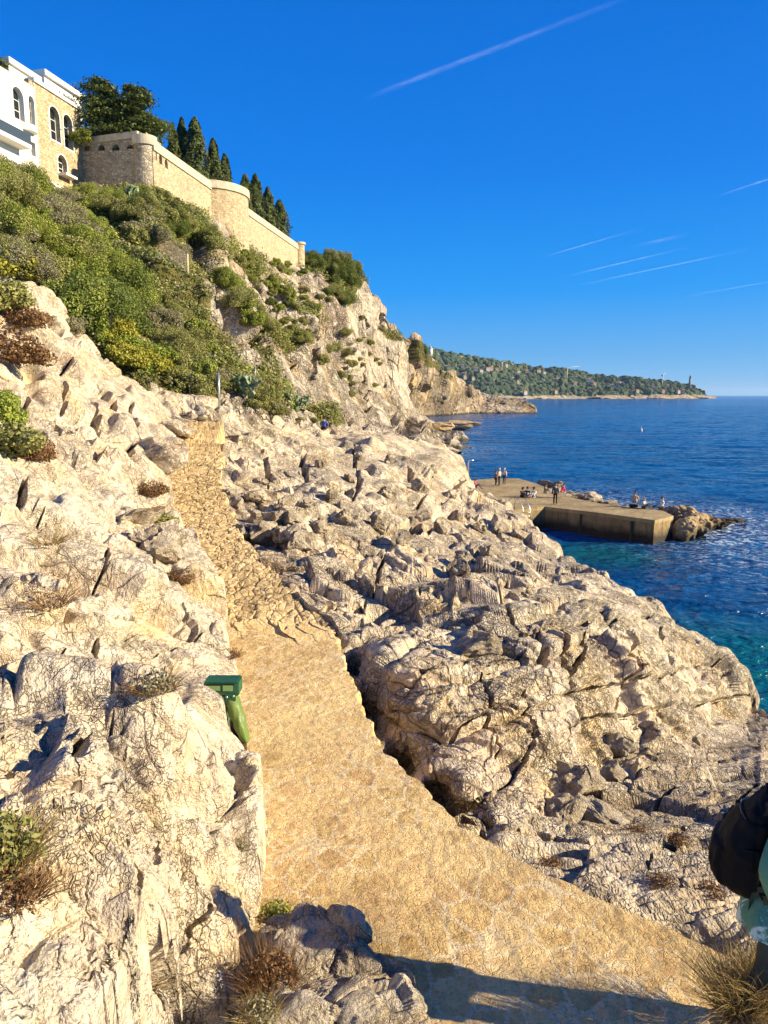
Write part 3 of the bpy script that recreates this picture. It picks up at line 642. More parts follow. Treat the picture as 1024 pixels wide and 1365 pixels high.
# ------------------------------------------------------------------ path and stairs
def strip(name, y0, y1, n, mcol, zf, mat, amp=.02, cob=0):
    ys = np.linspace(y0, y1, n); l, r, z = path_sample(ys)
    fr = np.linspace(0, 1, mcol)
    edge = .025*np.sin(ys*5.1)+.018*np.sin(ys*13.7+1)+.012*np.sin(ys*29)
    if cob: edge = edge+.09*perlin(np.stack([ys*1.6, 0*ys, 0*ys], -1), 12)+.07*perlin(np.stack([ys*4.6, 0*ys, 0*ys+3], -1), 13)
    l2 = l-.10+edge*.6; r2 = r+edge
    X = l2[:, None]+(r2-l2)[:, None]*fr[None]; Yg = np.repeat(ys[:, None], mcol, 1)
    if not cob: Yg = Yg-sstep(y1-2.2, y1, ys)[:, None]*(.55+.75*perlin(np.stack([fr*3.2, 0*fr, 0*fr], -1), 31)+.45*perlin(np.stack([fr*9, 0*fr, 0*fr+2], -1), 32)+.2*perlin(np.stack([fr*27, 0*fr, 0*fr+2], -1), 33))[None]
    Z = np.repeat(zf(ys, z)[:, None], mcol, 1)
    P = np.stack([X, Yg, Z], -1).reshape(-1, 3)
    Z = Z+(amp*perlin(P*np.array([1.3, 1.3, 0])+3, 90)+amp*.5*perlin(P*np.array([4.5, 4.5, 0]), 91)+amp*.35*perlin(P*np.array([14, 14, 0]), 92)).reshape(Z.shape)
    if cob:
        F1, F2, R, O = worley(P*np.array([4.2, 2.6, 0])+np.array([0, 0, .5]), 97); Z = Z+(cob*(_r01(R, 3)-.3)-cob*1.3*np.exp(-(F2-F1)/.07)).reshape(Z.shape)
    top = np.stack([X, Yg, Z], -1)
    # side faces: rough masonry edge
    def side(col, s):
        out = []
        for k, dz in enumerate(np.linspace(.03, 1.6, 22)):
            q = col.copy(); q[:, 2] -= dz; q[:, 0] += s*(.015+.05*perlin(q*6, 95)+.03*k/22)
            out.append(q)
        return np.array(out).transpose(1, 0, 2)
    G = np.concatenate([side(top[:, 0], -1)[:, ::-1], top, side(top[:, -1], 1)], 1)
    me = mesh_np(name, G.reshape(-1, 3), grid_quads(*G.shape[:2]))
    if me.polygons[len(me.polygons)//2].normal.z < 0: me.flip_normals()
    return tag(link(name, me, mat), kind='structure')
YS = float(np.interp(H-3.55, PZ_, PY_)) if False else 11.9
strip('path', 1.6, YS, 700, 220, lambda y, z: z, M['path'])
# worn stone steps: long shallow treads below, regular steps near the top
def stair_z(y, z):
    st = .13; k = np.floor((z-(H-3.62))/st+1e-3); f = (z-(H-3.62))/st-k
    t = sstep(H-1.95, H-1.75, z)*.65+.35; t = t*sstep(YS+.2, YS+1.2, y); return -.055*sstep(YS+.1, YS-.5, y)+z*(1-t)+((H-3.62)+st*(k+sstep(.86, 1.0, f)))*t+.004
strip('stairs', YS-1.5, PY_[-1]+.1, 900, 120, stair_z, M['stairs'], amp=.05, cob=.022)

#@@SEA
# ------------------------------------------------------------------ sea
def sea():
    nc, nr = 760, 760
    a = np.linspace(math.radians(-14), math.radians(41), nc)
    r = np.concatenate([np.geomspace(17, 900, nr-60), np.geomspace(920, 30000, 60)])
    X = np.sin(a)[None]*r[:, None]; Yg = np.cos(a)[None]*r[:, None]; P = np.stack([X, Yg, 0*X], -1).reshape(-1, 3).astype(np.float32)
    sp = (r*(a[1]-a[0]))[:, None].repeat(nc, 1).ravel()
    z = 0
    for lam, am, st in ((9, .20, .5), (4.2, .15, .5), (1.9, .085, .6), (.85, .042, .7), (.4, .018, .8)):
        w = np.clip(lam/(2.6*sp)-.4, 0, 1); Q = P/lam; Q = np.stack([Q[:, 0]*st+Q[:, 1]*.25, Q[:, 1]-.25*Q[:, 0], Q[:, 0]*0+lam], -1)
        n = perlin(Q, int(lam*10)); z = z+am*w*((.5-np.abs(n)*1.5)+.5*n)
    P[:, 2] = z-.05
    me = mesh_np('sea', P, grid_quads(nr, nc), smooth=True)
    if me.polygons[0].normal.z < 0: me.flip_normals()
    return me
sea_me = sea()
def sea_mat():
    m, nt, b = newmat('sea_water'); s = NT(nt)
    co = s.N.new('ShaderNodeTexCoord').outputs['Object']
    a = s.N.new('ShaderNodeAttribute'); a.attribute_name = 'shallow'
    f = s.N.new('ShaderNodeAttribute'); f.attribute_name = 'foam'
    n = s.noise(s.mapping(co, (.5, 1, 1)), .05, 4)
    deep = s.mix(s.maprange(n, .4, .62), (.0006, .046, .150), (.001, .080, .235))
    sh = s.math('ADD', a.outputs['Fac'], s.math('MULTIPLY', s.math('SUBTRACT', s.noise(co, .22, 4), .5), .5))
    col = s.mix(s.maprange(sh, .35, 1.15), deep, (.003, .105, .12))
    fo = s.math('MULTIPLY', f.outputs['Fac'], s.maprange(s.noise(s.mapping(co, (1, 1.6, 1)), 1.7, 7, .72, .6), .50, .60))
    fo = s.math('MINIMUM', fo, .9)
    col = s.mix(fo, col, (.75, .80, .80))
    s.L.new(col, b.inputs['Base Color'])
    s.L.new(s.mix(fo, (.12, .12, .12), (.8, .8, .8)), b.inputs['Roughness'])
    b.inputs['IOR'].default_value = 1.333; b.inputs['Specular IOR Level'].default_value = .5
    h = s.math('ADD', s.math('MULTIPLY', s.noise(s.mapping(co, (.55, 1.1, 1), (0, 0, .25)), 1.3, 5, .6, .4), .45), s.math('MULTIPLY', s.noise(s.mapping(co, (.6, 1.1, 1), (0, 0, -.2)), .33, 4, .6, .3), 1.1))
    h2 = s.noise(s.mapping(co, (.5, 1.3, 1)), .05, 5, .6)
    h = s.math('ADD', h, s.math('MULTIPLY', h2, 4.0))
    s.L.new(s.bump(h, 1.15, 1.0), b.inputs['Normal'])
    return m
# land outline for shallows and foam: take rock vertices close to the waterline
shore = []
for k in ('mid', 'hill'):
    W = PATCH[k]['W'].reshape(-1, 3); w = W[(np.abs(W[:, 2]) < .25) & (W[:, 1] < 300)]; shore.append(w[::max(1, len(w)//700), :2])
shore = np.concatenate(shore)
co = np.empty(len(sea_me.vertices)*3, np.float32); sea_me.vertices.foreach_get('co', co); co = co.reshape(-1, 3)
near = np.where(co[:, 1] < 320)[0]; dist = np.full(len(co), 999., np.float32)
for i in range(0, len(near), 20000):
    q = near[i:i+20000]; dd = np.hypot(co[q, 0][:, None]-shore[None, :, 0], co[q, 1][:, None]-shore[None, :, 1]).min(1); dist[q] = dd
SHALLOW_PTS = [(atz(1010, 890, 0), 8.), (atz(800, 740, 0), 5.)]
sh = .85*np.exp(-dist/3.2)
for (p, r) in SHALLOW_PTS: sh = np.maximum(sh, 1.1*np.exp(-(np.hypot(co[:, 0]-p[0], co[:, 1]-p[1])/r)**2))
foam = .75*np.exp(-(dist/1.0)**1.5)
for (x, y, r, a_) in ((960, 705, 5, 1.), (985, 690, 5, .8), (930, 715, 3, .9), (1000, 740, 6, .5), (610, 577, 6, 1), (600, 600, 12, .5), (830, 672, 8, .5)):
    p = atz(x, y, 0); foam = np.maximum(foam, a_*np.exp(-(np.hypot((co[:, 0]-p[0]), (co[:, 1]-p[1])*.6)/r)**2))
attr(sea_me, 'shallow', sh); attr(sea_me, 'foam', foam)
tag(link('sea', sea_me, sea_mat()), kind='structure')
#@@OBJECTS
# ------------------------------------------------------------------ where the rocks are: look up the surface in a photo direction
_pj = []
for k in ('left_rocks', 'mid', 'hill'):
    W = PATCH[k]['W']; Nn = PATCH[k]['N']; W2 = W[::2, ::2].reshape(-1, 3); N2 = Nn[::2, ::2].reshape(-1, 3)
    zc = W2[:, 1]*CP-(W2[:, 2]-H)*SP; yc = W2[:, 1]*SP+(W2[:, 2]-H)*CP
    _pj.append((512+F_PX*W2[:, 0]/zc, 682.5-F_PX*yc/zc, W2, N2))
_jx = np.concatenate([a[0] for a in _pj]); _jy = np.concatenate([a[1] for a in _pj]); _jw = np.concatenate([a[2] for a in _pj]); _jn = np.concatenate([a[3] for a in _pj])
_ord = np.argsort(_jy); _jx, _jy, _jw, _jn = _jx[_ord], _jy[_ord], _jw[_ord], _jn[_ord]
def hit(px, py, rad=3.0):
    while True:
        a, b_ = np.searchsorted(_jy, [py-rad, py+rad]); i = np.where(np.abs(_jx[a:b_]-px) < rad)[0]
        if len(i): break
        rad *= 1.7
    i = i+a; j = i[np.argmin(_jw[i, 1])]
    return V(_jw[j]), V(_jn[j])
M['rock_wet'] = rock_mat('limestone_wet', 1.4, tide=True, lich=.6, base=((.30, .20, .09), (.52, .38, .20)))
rnd = random.Random(7); rng = np.random.default_rng(7)

# ------------------------------------------------------------------ foliage
def leaf_mat(name, c1, c2, scale=1.2, trans=.25):
    m, nt, b = newmat(name); s = NT(nt)
    tc = s.N.new('ShaderNodeTexCoord').outputs['Object']; geo = s.N.new('ShaderNodeNewGeometry')
    f = s.math('ADD', s.math('MULTIPLY', geo.outputs['Random Per Island'], .55), s.math('MULTIPLY', s.noise(tc, scale, 3), .7))
    col = s.mix(s.maprange(f, .3, .95), c1, c2)
    s.L.new(col, b.inputs['Base Color']); b.inputs['Roughness'].default_value = .6; b.inputs['Specular IOR Level'].default_value = .25
    tr = s.N.new('ShaderNodeBsdfTranslucent'); s.L.new(col, tr.inputs[0]); mx = s.N.new('ShaderNodeMixShader'); mx.inputs[0].default_value = trans
    out = nt.nodes['Material Output']; s.L.new(b.outputs[0], mx.inputs[1]); s.L.new(tr.outputs[0], mx.inputs[2]); s.L.new(mx.outputs[0], out.inputs[0])
    return m
LM = dict(
 dark=leaf_mat('leaf_dark', (.06, .09, .016), (.21, .245, .045)), green=leaf_mat('leaf_green', (.12, .155, .02), (.41, .43, .08)),
 olive=leaf_mat('leaf_olive', (.15, .15, .035), (.42, .40, .13)), grey=leaf_mat('leaf_grey', (.17, .155, .075), (.40, .36, .20)),
 yellow=leaf_mat('leaf_yellow', (.20, .19, .02), (.46, .42, .06)), bright=leaf_mat('leaf_bright', (.15, .20, .02), (.40, .44, .08)),
 cypress=leaf_mat('leaf_cypress', (.04, .06, .014), (.145, .16, .04), 1.5, .1), cedar=leaf_mat('leaf_cedar', (.035, .06, .016), (.16, .185, .045), 1.2, .15),
 brown=leaf_mat('leaf_brown', (.13, .065, .025), (.30, .17, .07)), straw=leaf_mat('leaf_straw', (.26, .17, .05), (.52, .38, .15)))
M['bark'] = simple('bark', (.10, .07, .045), .95, bump=.03, bscale=12, var=.4)

def leaves(C, Nd, size, elong=1.5, rs=rng, jitter=.9):
    """one small rhombus at each point C, facing roughly along Nd"""
    n = len(C); Nd = Nd+jitter*rs.normal(size=(n, 3)); Nd /= np.linalg.norm(Nd, axis=1, keepdims=True)
    a = np.cross(Nd, rs.normal(size=(n, 3))); a /= np.linalg.norm(a, axis=1, keepdims=True)+1e-9; b = np.cross(Nd, a)
    s = (size*rs.uniform(.6, 1.4, n))[:, None]
    Vv = np.stack([C-a*s*elong*.5, C+b*s*.5+a*s*.1, C+a*s*elong*.5, C-b*s*.5+a*s*.1], 1).reshape(-1, 3)
    return Vv, np.arange(n*4).reshape(-1, 4)
def cloud(name, lobes, n, size, mat, elong=1.5, squash=.85, seed=0, fill=.25, twigs=0, tmat=None):
    rs = np.random.default_rng(seed); L = np.array(lobes, float)       # x y z r
    w = L[:, 3]**2; k = rs.choice(len(L), n, p=w/w.sum())
    d = rs.normal(size=(n, 3)); d /= np.linalg.norm(d, axis=1, keepdims=True)
    rr = L[k, 3]*(1-fill*rs.random(n)**1.5)*(1+.10*rs.normal(size=n))
    C = L[k, :3]+d*rr[:, None]*np.array([1, 1, squash]); C[:, 2] = np.maximum(C[:, 2], .0)
    Vv, Q = leaves(C, d+np.array([0, 0, .35]), size, elong, rs)
    return mesh_np(name, Vv, Q)
def shrub_mesh(seed, wide=1.0, high=.75, n=2600, size=.075, nl=16):
    rs = np.random.default_rng(seed); lobes = [(0, 0, high*.35, .42)]
    for i in range(nl):
        a = rs.uniform(0, 6.28); r = wide*.5*rs.uniform(.15, 1)**.7; z = high*rs.uniform(.2, 1)*(1-.45*(r/(wide*.5))**2)
        lobes.append((r*math.cos(a), r*math.sin(a), z*.8, rs.uniform(.13, .25)))
    return cloud('foliage', lobes, n, size, None, seed=seed)
SHR = {}
for i, kd in enumerate(('dark', 'green', 'olive', 'grey', 'yellow', 'bright')):
    SHR[kd] = []
    for j in range(2):
        me = shrub_mesh(100+i*10+j, 1.0+.2*j, .75+.15*j, 5200 if kd in ('dark', 'green', 'olive') else 4200, .05 if kd != 'grey' else .042); me.materials.append(LM[kd]); SHR[kd].append(me)
SHORT = dict(dark='dark', green='green', olive='olive', grey='grey', yellow='yellow', bright='bright')
BIG = {}
for kd in ('dark', 'green', 'olive', 'grey', 'bright'):
    me = shrub_mesh(160+len(BIG), 1.15, .85, 15000, .024, 26); me.materials.append(LM[kd]); BIG[kd] = [me]
def put_shrub(kd, p, sc, label, group, name='shrub', zs=1.0, tilt=0):
    o = bpy.data.objects.new(name, rnd.choice(BIG[kd] if sc > 1.9 and kd in BIG else SHR[kd])); COL.objects.link(o); o.location = p
    o.rotation_euler = (rnd.uniform(-.15, .15), rnd.uniform(-.15, .15)-tilt, rnd.uniform(0, 6.28)); o.scale = (sc*rnd.uniform(.9, 1.15), sc*rnd.uniform(.9, 1.15), sc*zs*rnd.uniform(.85, 1.15))
    tag(o, label, 'shrub', group); return o
ADJ = dict(dark='dark green dense', green='mid green leafy', olive='olive green twiggy', grey='grey half bare', yellow='yellow flowering', bright='bright green')
# hand-placed patches of the slope: px, py, rx, ry, angle, kind weights, world size, count, place phrase
ZONES = [
 (150, 398, 52, 42, 35, dict(dark=4, green=3), (2.6, 4.4), 24, 'in the thicket halfway up the green slope'),
 (60, 312, 85, 42, 22, dict(green=4, dark=1, bright=2, olive=4, grey=1), (2.0, 3.6), 34, 'on the upper slope below the white villa'),
 (10, 246, 50, 16, 20, dict(olive=4, grey=3, green=2), (2.2, 3.8), 14, 'right under the white balcony of the villa'),
 (150, 274, 62, 16, 12, dict(green=3, olive=4, grey=2), (1.6, 2.8), 20, 'at the foot of the arched terrace wall'),
 (222, 284, 42, 18, 42, dict(dark=2, olive=4, green=2), (1.6, 2.8), 18, 'below the round corner tower'),
 (215, 325, 50, 20, 38, dict(olive=4, grey=4, green=2), (1.4, 2.6), 15, 'above the broken low wall on the slope'),
 (30, 350, 60, 25, 20, dict(olive=4, grey=3, yellow=1), (1.6, 2.8), 20, 'just above the bare left rocks'),
 (110, 430, 40, 12, 40, dict(olive=3, bright=2, grey=2), (1.2, 2.0), 10, 'along the rim of the left rocks'),
 (178, 470, 38, 16, 42, dict(yellow=6, bright=2), (1.4, 2.2), 12, 'in the yellow band above the steps'),
 (235, 440, 50, 35, 45, dict(olive=5, grey=4, green=1), (1.6, 3.0), 24, 'on the grey green slope right of the thicket'),
 (255, 498, 45, 18, 30, dict(olive=4, green=2, bright=1), (1.0, 1.9), 18, 'behind the thin grey pole'),
 (330, 518, 42, 14, 35, dict(green=2, olive=4, grey=1), (.9, 1.7), 16, 'beside the prickly pears above the steps'),
 (385, 550, 42, 7, 22, dict(olive=4, grey=1), (.6, 1.1), 10, 'on the earth strip left of the person in blue'),
 (445, 354, 42, 9, 16, dict(dark=3, olive=2), (2.6, 4.6), 20, 'on the cliff top past the end of the wall'),
 (462, 382, 14, 20, 20, dict(dark=3, olive=2), (2.4, 4.0), 10, 'hanging over the cliff edge below the wall end'),
 (370, 385, 32, 8, 35, dict(olive=3, green=2), (1.4, 2.4), 9, 'on the ledge under the long wall'),
 (372, 440, 42, 9, 14, dict(bright=3, green=2, olive=3), (1.4, 2.6), 15, 'on the green shelf in the middle of the cliff'),
 (312, 395, 10, 36, -30, dict(green=3, olive=2), (1.8, 3.0), 8, 'in the gully left of the cliff'),
 (330, 345, 10, 22, -35, dict(olive=3, green=2), (1.4, 2.4), 8, 'under the rounded bastion'),
 (276, 312, 12, 18, -35, dict(green=3, olive=3), (1.4, 2.4), 8, 'against the wall between tower and bastion'),
 (385, 400, 60, 45, 30, dict(olive=3, green=3, dark=1, grey=1), (.9, 2.0), 46, 'scattered over the upper cliff face'),
 (470, 470, 40, 60, 0, dict(olive=3, green=1), (1.2, 2.6), 20, 'clinging to the steep cliff face'),
 (548, 466, 34, 7, 40, dict(olive=3, dark=2), (4, 7), 10, 'on the crest of the far sea cliff'),
]
def far_hit(px, py):
    best = None
    for k in ('sea_cliff', 'rocky_point'):
        W = PATCH[k]['W'].reshape(-1, 3); zc = W[:, 1]*CP-(W[:, 2]-H)*SP; yc = W[:, 1]*SP+(W[:, 2]-H)*CP
        d = (512+F_PX*W[:, 0]/zc-px)**2+(682.5-F_PX*yc/zc-py)**2; i = np.argmin(d)
        if best is None or d[i] < best[0]: best = (d[i], W[i])
    return V(best[1])
for (cx, cy, rx, ry, an, kw, szr, cnt, where) in ZONES:
    ks = list(kw); ws = [kw[k] for k in ks]
    for i in range(cnt):
        a = rnd.uniform(0, 6.28); r = math.sqrt(rnd.random())*1.05
        u, v_ = rx*r*math.cos(a), ry*r*math.sin(a); c, s_ = math.cos(math.radians(an)), math.sin(math.radians(an))
        qx, qy = cx+u*c-v_*s_, cy+u*s_+v_*c
        kd = rnd.choices(ks, ws)[0]
        p = far_hit(qx, qy) if cx == 548 else hit(max(qx, -60), qy)[0]
        sc = rnd.uniform(*szr)*.8
        put_shrub(kd, p-Vector((0, 0, sc*.12)), sc, f'{ADJ[kd]} bush {where}', f'{ADJ[kd]} bushes {where}')

# low scrub carpet between the bushes, far too many tufts to count
def scrub(name, label):
    W = HILL.reshape(-1, 3); NN = HILLN.reshape(-1, 3); vgm = blob(PXH, PYH, VEG).ravel()
    nz = fbm(W/3.0, 3, 77)
    area = W[:, 1]**2; pr = np.clip(vgm+nz*.9-.35, 0, 1)**1.3*np.clip(W[:, 1]/60, .3, 2)
    rs = np.random.default_rng(5); i = rs.choice(len(W), 42000, p=pr/pr.sum())
    C = np.repeat(W[i], 4, 0); n = len(C); s0 = (W[i, 1]/60)**.5
    C = C+rs.normal(size=(n, 3))*np.array([.22, .22, .10])*np.repeat(s0, 4)[:, None]; C[:, 2] += .10+rs.random(n)*.28*np.repeat(s0, 4)
    Vv, Q = leaves(C, np.repeat(NN[i], 4, 0)+np.array([0, 0, .6]), .13*np.repeat(s0, 4), 1.8, rs)
    me = mesh_np(name, Vv, Q); me.materials.append(LM['olive']); me.materials.append(LM['green']); me.materials.append(LM['grey']); me.materials.append(LM['dark'])
    mi = np.repeat(np.clip(((fbm(W[i]/5.0, 3, 79)*1.6+.5)*4+rs.normal(size=len(i))*.7), 0, 3).astype(int), 4); me.polygons.foreach_set('material_index', mi.astype(np.int32))
    tag(link(name, me), label, 'scrub', kind='stuff')
scrub('low_scrub', 'low olive and green scrub carpeting the slope between the bushes')

def blades(n, h, spread, lean=.5, w=.006, seed=0, curl=.3, segs=3):
    rs = np.random.default_rng(seed); Vs = []; Qs = []; k = 0
    for i in range(n):
        a = rs.uniform(0, 6.28); r = spread*math.sqrt(rs.random()); b = np.array([r*math.cos(a), r*math.sin(a), 0])
        L = h*rs.uniform(.5, 1.1); ln = lean*rs.uniform(.2, 1)*(.4+r/spread); d = np.array([math.cos(a)*ln, math.sin(a)*ln, 1.0])+rs.normal(size=3)*.12; d /= np.linalg.norm(d)
        side = np.cross(d, rs.normal(size=3)); side /= np.linalg.norm(side); p = b.copy()
        for sgi in range(segs+1):
            ww = w*(1-sgi/(segs+.3)); Vs += [p-side*ww, p+side*ww]
            d = d+np.array([math.cos(a), math.sin(a), -.5])*curl/segs*rs.uniform(.5, 1.5)+rs.normal(size=3)*.08; d /= np.linalg.norm(d); p = p+d*L/segs
        for sgi in range(segs): q = k+sgi*2; Qs.append((q, q+1, q+3, q+2))
        k += 2*(segs+1)
    return mesh_np('grass', np.array(Vs), np.array(Qs))
def tuft(name, px, py, n, h, spread, mat, label, group=None, lean=.7, w=.005, curl=.4, seed=0, dz=0, leafy=None, pos=None, cat='plant'):
    p = pos or hit(px, py)[0]; me = blades(n, h, spread, lean, w, seed, curl); o = link(name, me, LM[mat]); o.location = p+Vector((0, 0, dz-.02))
    tag(o, label, cat, group)
    if leafy:
        rs = np.random.default_rng(seed+1); m2 = leafy[1]; d = rs.normal(size=(m2, 3)); d /= np.linalg.norm(d, axis=1, keepdims=True); d[:, 2] = abs(d[:, 2])
        C = d*rs.uniform(.35, 1, (m2, 1))*np.array([spread*1.3, spread*1.3, h*.8])
        Vv, Q = leaves(C, d, leafy[2], 2.4, rs); f = link('foliage', mesh_np('foliage', Vv, Q), LM[leafy[0]], o)
    return o
tuft('dry_shrub', 8, 1140, 420, .25, .12, 'straw', 'wiry dry bush with green tips on the left edge of the near rock', leafy=('olive', 900, .014), lean=1.0, w=.0022, seed=1, cat='shrub')
tuft('dry_shrub', 22, 1190, 300, .16, .10, 'brown', 'dead brown twiggy bush below the green tipped one on the near rock', leafy=('brown', 500, .010), lean=1.2, w=.002, seed=2, cat='shrub')
for i, (x, y, mt, lf, lab) in enumerate([(118, 912, 'brown', 'brown', 'brown tuft leftmost in the crevice above the near rock'), (165, 915, 'straw', 'olive', 'green tipped tuft in the middle of the crevice above the near rock'),
                                      (205, 916, 'brown', 'grey', 'greyish dry tuft nearest the green bin in the rock crevice')]):
    tuft('dry_tuft', x, y, 260, .19, .14, mt, lab, 'tufts in the crevice above the near rock', leafy=(lf, 420, .016), lean=1.1, w=.003, seed=10+i)
tuft('dry_tuft', 322, 1128, 90, .12, .035, 'straw', 'small grey green tuft on the right face of the near rock', leafy=('grey', 160, .010), lean=1.2, w=.002, seed=21)
tuft('dry_tuft', 312, 872, 120, .2, .08, 'brown', 'dark dead tuft at the rim of the path above the bin', leafy=('brown', 200, .012), lean=1.2, w=.003, seed=22)
tuft('dry_tuft', 70, 805, 160, .45, .16, 'brown', 'thin dead twigs lying on the left rock face', leafy=('brown', 160, .014), lean=1.5, w=.003, seed=23)
tuft('dry_tuft', 65, 720, 150, .4, .16, 'straw', 'pale straw tuft in a hollow of the left rocks', lean=1.4, w=.004, seed=24)
for i, (x, y, sz, kd, lab) in enumerate([(20, 600, 1.0, 'olive', 'olive bush in the hollow at the left edge'), (48, 608, .8, 'brown', 'brown bush next to the olive one in the left hollow'),
                             (5, 560, .8, 'bright', 'small bright bush above the left hollow'), (12, 410, 1.5, 'olive', 'low ochre green mat on the top left rocks'), (35, 432, 1.2, 'brown', 'rust coloured mat running down the top left rocks'),
                             (8, 478, 1.6, 'brown', 'large rust brown cushion bush at the left edge'), (205, 660, .7, 'brown', 'brown cushion on the boulder left of the steps'),
                             (215, 700, .6, 'olive', 'small olive cushion left of the lower steps'), (240, 770, .5, 'brown', 'tiny brown cushion beside the lower steps')]):
    if kd == 'brown' and 'brown' not in SHR:
        me = shrub_mesh(300, 1.1, .5, 4200, .035); me.materials.append(LM['brown']); SHR['brown'] = [me]
    put_shrub(kd, hit(x, y)[0]-Vector((0, 0, .05)), sz, lab, None, 'cushion_shrub', .95)
# red-brown shrub between the near rock and the small rock
P0 = at(352, 1290, 3.75)
tuft('dry_shrub', 0, 0, 520, .34, .13, 'brown', 'tall red brown dead shrub between the near rock and the small grey rock', leafy=('brown', 1500, .012), lean=.55, w=.0022, seed=31, pos=V(at(362, 1320, 3.75)), cat='shrub')
tuft('dry_shrub', 0, 0, 200, .16, .10, 'straw', 'little green shrub at the top of the small grey rock', leafy=('green', 700, .012), lean=.9, w=.002, seed=32, pos=V(at(368, 1222, 4.45)), cat='shrub')
tuft('dry_shrub', 0, 0, 200, .13, .10, 'straw', 'pale green sprig in the dark gap at the bottom edge', leafy=('grey', 500, .010), lean=.9, w=.002, seed=33, pos=V(at(345, 1352, 3.45)), cat='shrub')
for i, (x, y) in enumerate([(735, 1150), (700, 1160), (905, 1120), (850, 1105), (880, 1175), (745, 1030), (950, 1185)]):
    tuft('dry_tuft', x, y, 120, .10, .10, 'brown', 'small rusty tuft in a crack of the grey slabs by the path', 'rusty tufts in the slab cracks', leafy=('brown', 260, .012), lean=1.2, w=.002, seed=40+i)

# ------------------------------------------------------------------ boulders
def rock_mesh(seed, n=5, amp=.16, squash=(1, 1, .8), size=1.0):
    bm = bmesh.new(); bmesh.ops.create_icosphere(bm, subdivisions=n, radius=1); me = bpy.data.meshes.new('boulder'); bm.to_mesh(me); bm.free()
    co = np.empty(len(me.vertices)*3, np.float32); me.vertices.foreach_get('co', co); P = co.reshape(-1, 3)
    N = P.copy(); rs = np.random.default_rng(seed)
    # cut by random planes: an angular block
    for k in range(15):
        d = rs.normal(size=3); d /= np.linalg.norm(d); lim = rs.uniform(.42, .80); h = P@d; P = P-np.clip(h-lim, 0, None)[:, None]*d[None]*.93
    P = P*np.array(squash, np.float32)
    P = P+N*rock_disp(P*size, N, np.full(len(P), .03*size, np.float32), size=.6*size, amp=amp/.16*.7/size, seed=seed)[:, None]
    me.vertices.foreach_set('co', P.astype(np.float32).ravel()); me.update(); return me
BM_ = [rock_mesh(500+i, 4) for i in range(6)]
for me in BM_: me.materials.append(M['rock_near'])
BD = [rock_mesh(520+i, 4) for i in range(3)]
for me in BD: me.materials.append(M['rock_mid'])
def boulder(px, py, r, label, group=None, Y=None, ms=None, sink=.35, name='boulder', sq=(1, 1, 1), pos=None):
    p = pos or (hit(px, py)[0] if Y is None else V(at(px, py, Y)))
    o = bpy.data.objects.new(name, rnd.choice(ms or BM_)); COL.objects.link(o); o.location = p+Vector((0, 0, r*(.5-sink)))
    o.rotation_euler = (rnd.uniform(-.4, .4), rnd.uniform(-.4, .4), rnd.uniform(0, 6.28)); o.scale = (r*sq[0], r*sq[1], r*sq[2])
    return tag(o, label, 'boulder', group)
boulder(206, 612, .95, 'large smooth pale boulder just left of the upper steps', sq=(1.1, .9, .9))
boulder(208, 718, .45, 'grey pitted boulder left of the middle steps', 'boulders left of the steps'); boulder(222, 742, .4, 'small block left of the lower steps', 'boulders left of the steps')
boulder(195, 690, .5, 'flat pale boulder left of the middle steps', 'boulders left of the steps', sq=(1.2, 1, .6))
boulder(827, 1003, .36, 'pale upright block standing where the outcrop meets the slabs', sq=(.8, .8, 1.2), sink=.1)
boulder(788, 1042, .27, 'small pale block left of the upright block'); boulder(762, 1052, .33, 'rounded block at the foot of the outcrop')
boulder(815, 1028, .2, 'little block tucked under the upright block')
boulder(800, 1085, .32, 'wide low block on the grey slabs', sq=(1.5, 1, .6)); boulder(745, 1085, .28, 'squat brown block on the slabs below the outcrop')
boulder(640, 868+0, .42, 'angular block lodged on top of the outcrop', sq=(1.3, 1, .7))
for (x, y, r) in [(345, 665, .5), (362, 690, .42), (335, 690, .36), (352, 712, .55), (378, 668, .38), (395, 690, .45), (318, 672, .4), (410, 672, .35), (372, 712, .4), (330, 712, .3), (388, 712, .42), (425, 700, .38), (400, 725, .45), (345, 640, .35), (365, 645, .3), (310, 655, .3)]:
    boulder(x, y, r*.8, 'angular pale boulder in the jumble right of the middle steps', 'boulders jumbled right of the steps')
for (x, y, r) in [(460, 690, .5), (505, 700, .6), (470, 640, .5), (535, 720, .5), (560, 690, .6), (520, 660, .7), (590, 705, .7), (610, 690, .6), (560, 650, .7), (440, 660, .4), (610, 760, .45), (620, 745, .5), (650, 735, .5), (480, 610, .6), (430, 620, .5), (520, 615, .7), (580, 630, .8), (600, 660, .7), (665, 705, .7), (690, 715, .6), (640, 705, .7)]:
    boulder(x, y, r*.7, 'rough boulder on the broken ground between steps and pier', 'boulders on the broken ground before the pier', ms=BD)
for (x, y, r, lab) in [(303, 574, .75, 'pale boulder right of the top step'), (300, 600, .6, 'boulder right of the upper steps, below the one at the top'), (238, 572, .6, 'boulder left of the top step'), (268, 556, .7, 'low rock behind the top step'), (316, 640, .5, 'block leaning on the right rim of the upper steps')]:
    boulder(x, y, r, lab, sq=(1.1, 1, .8))
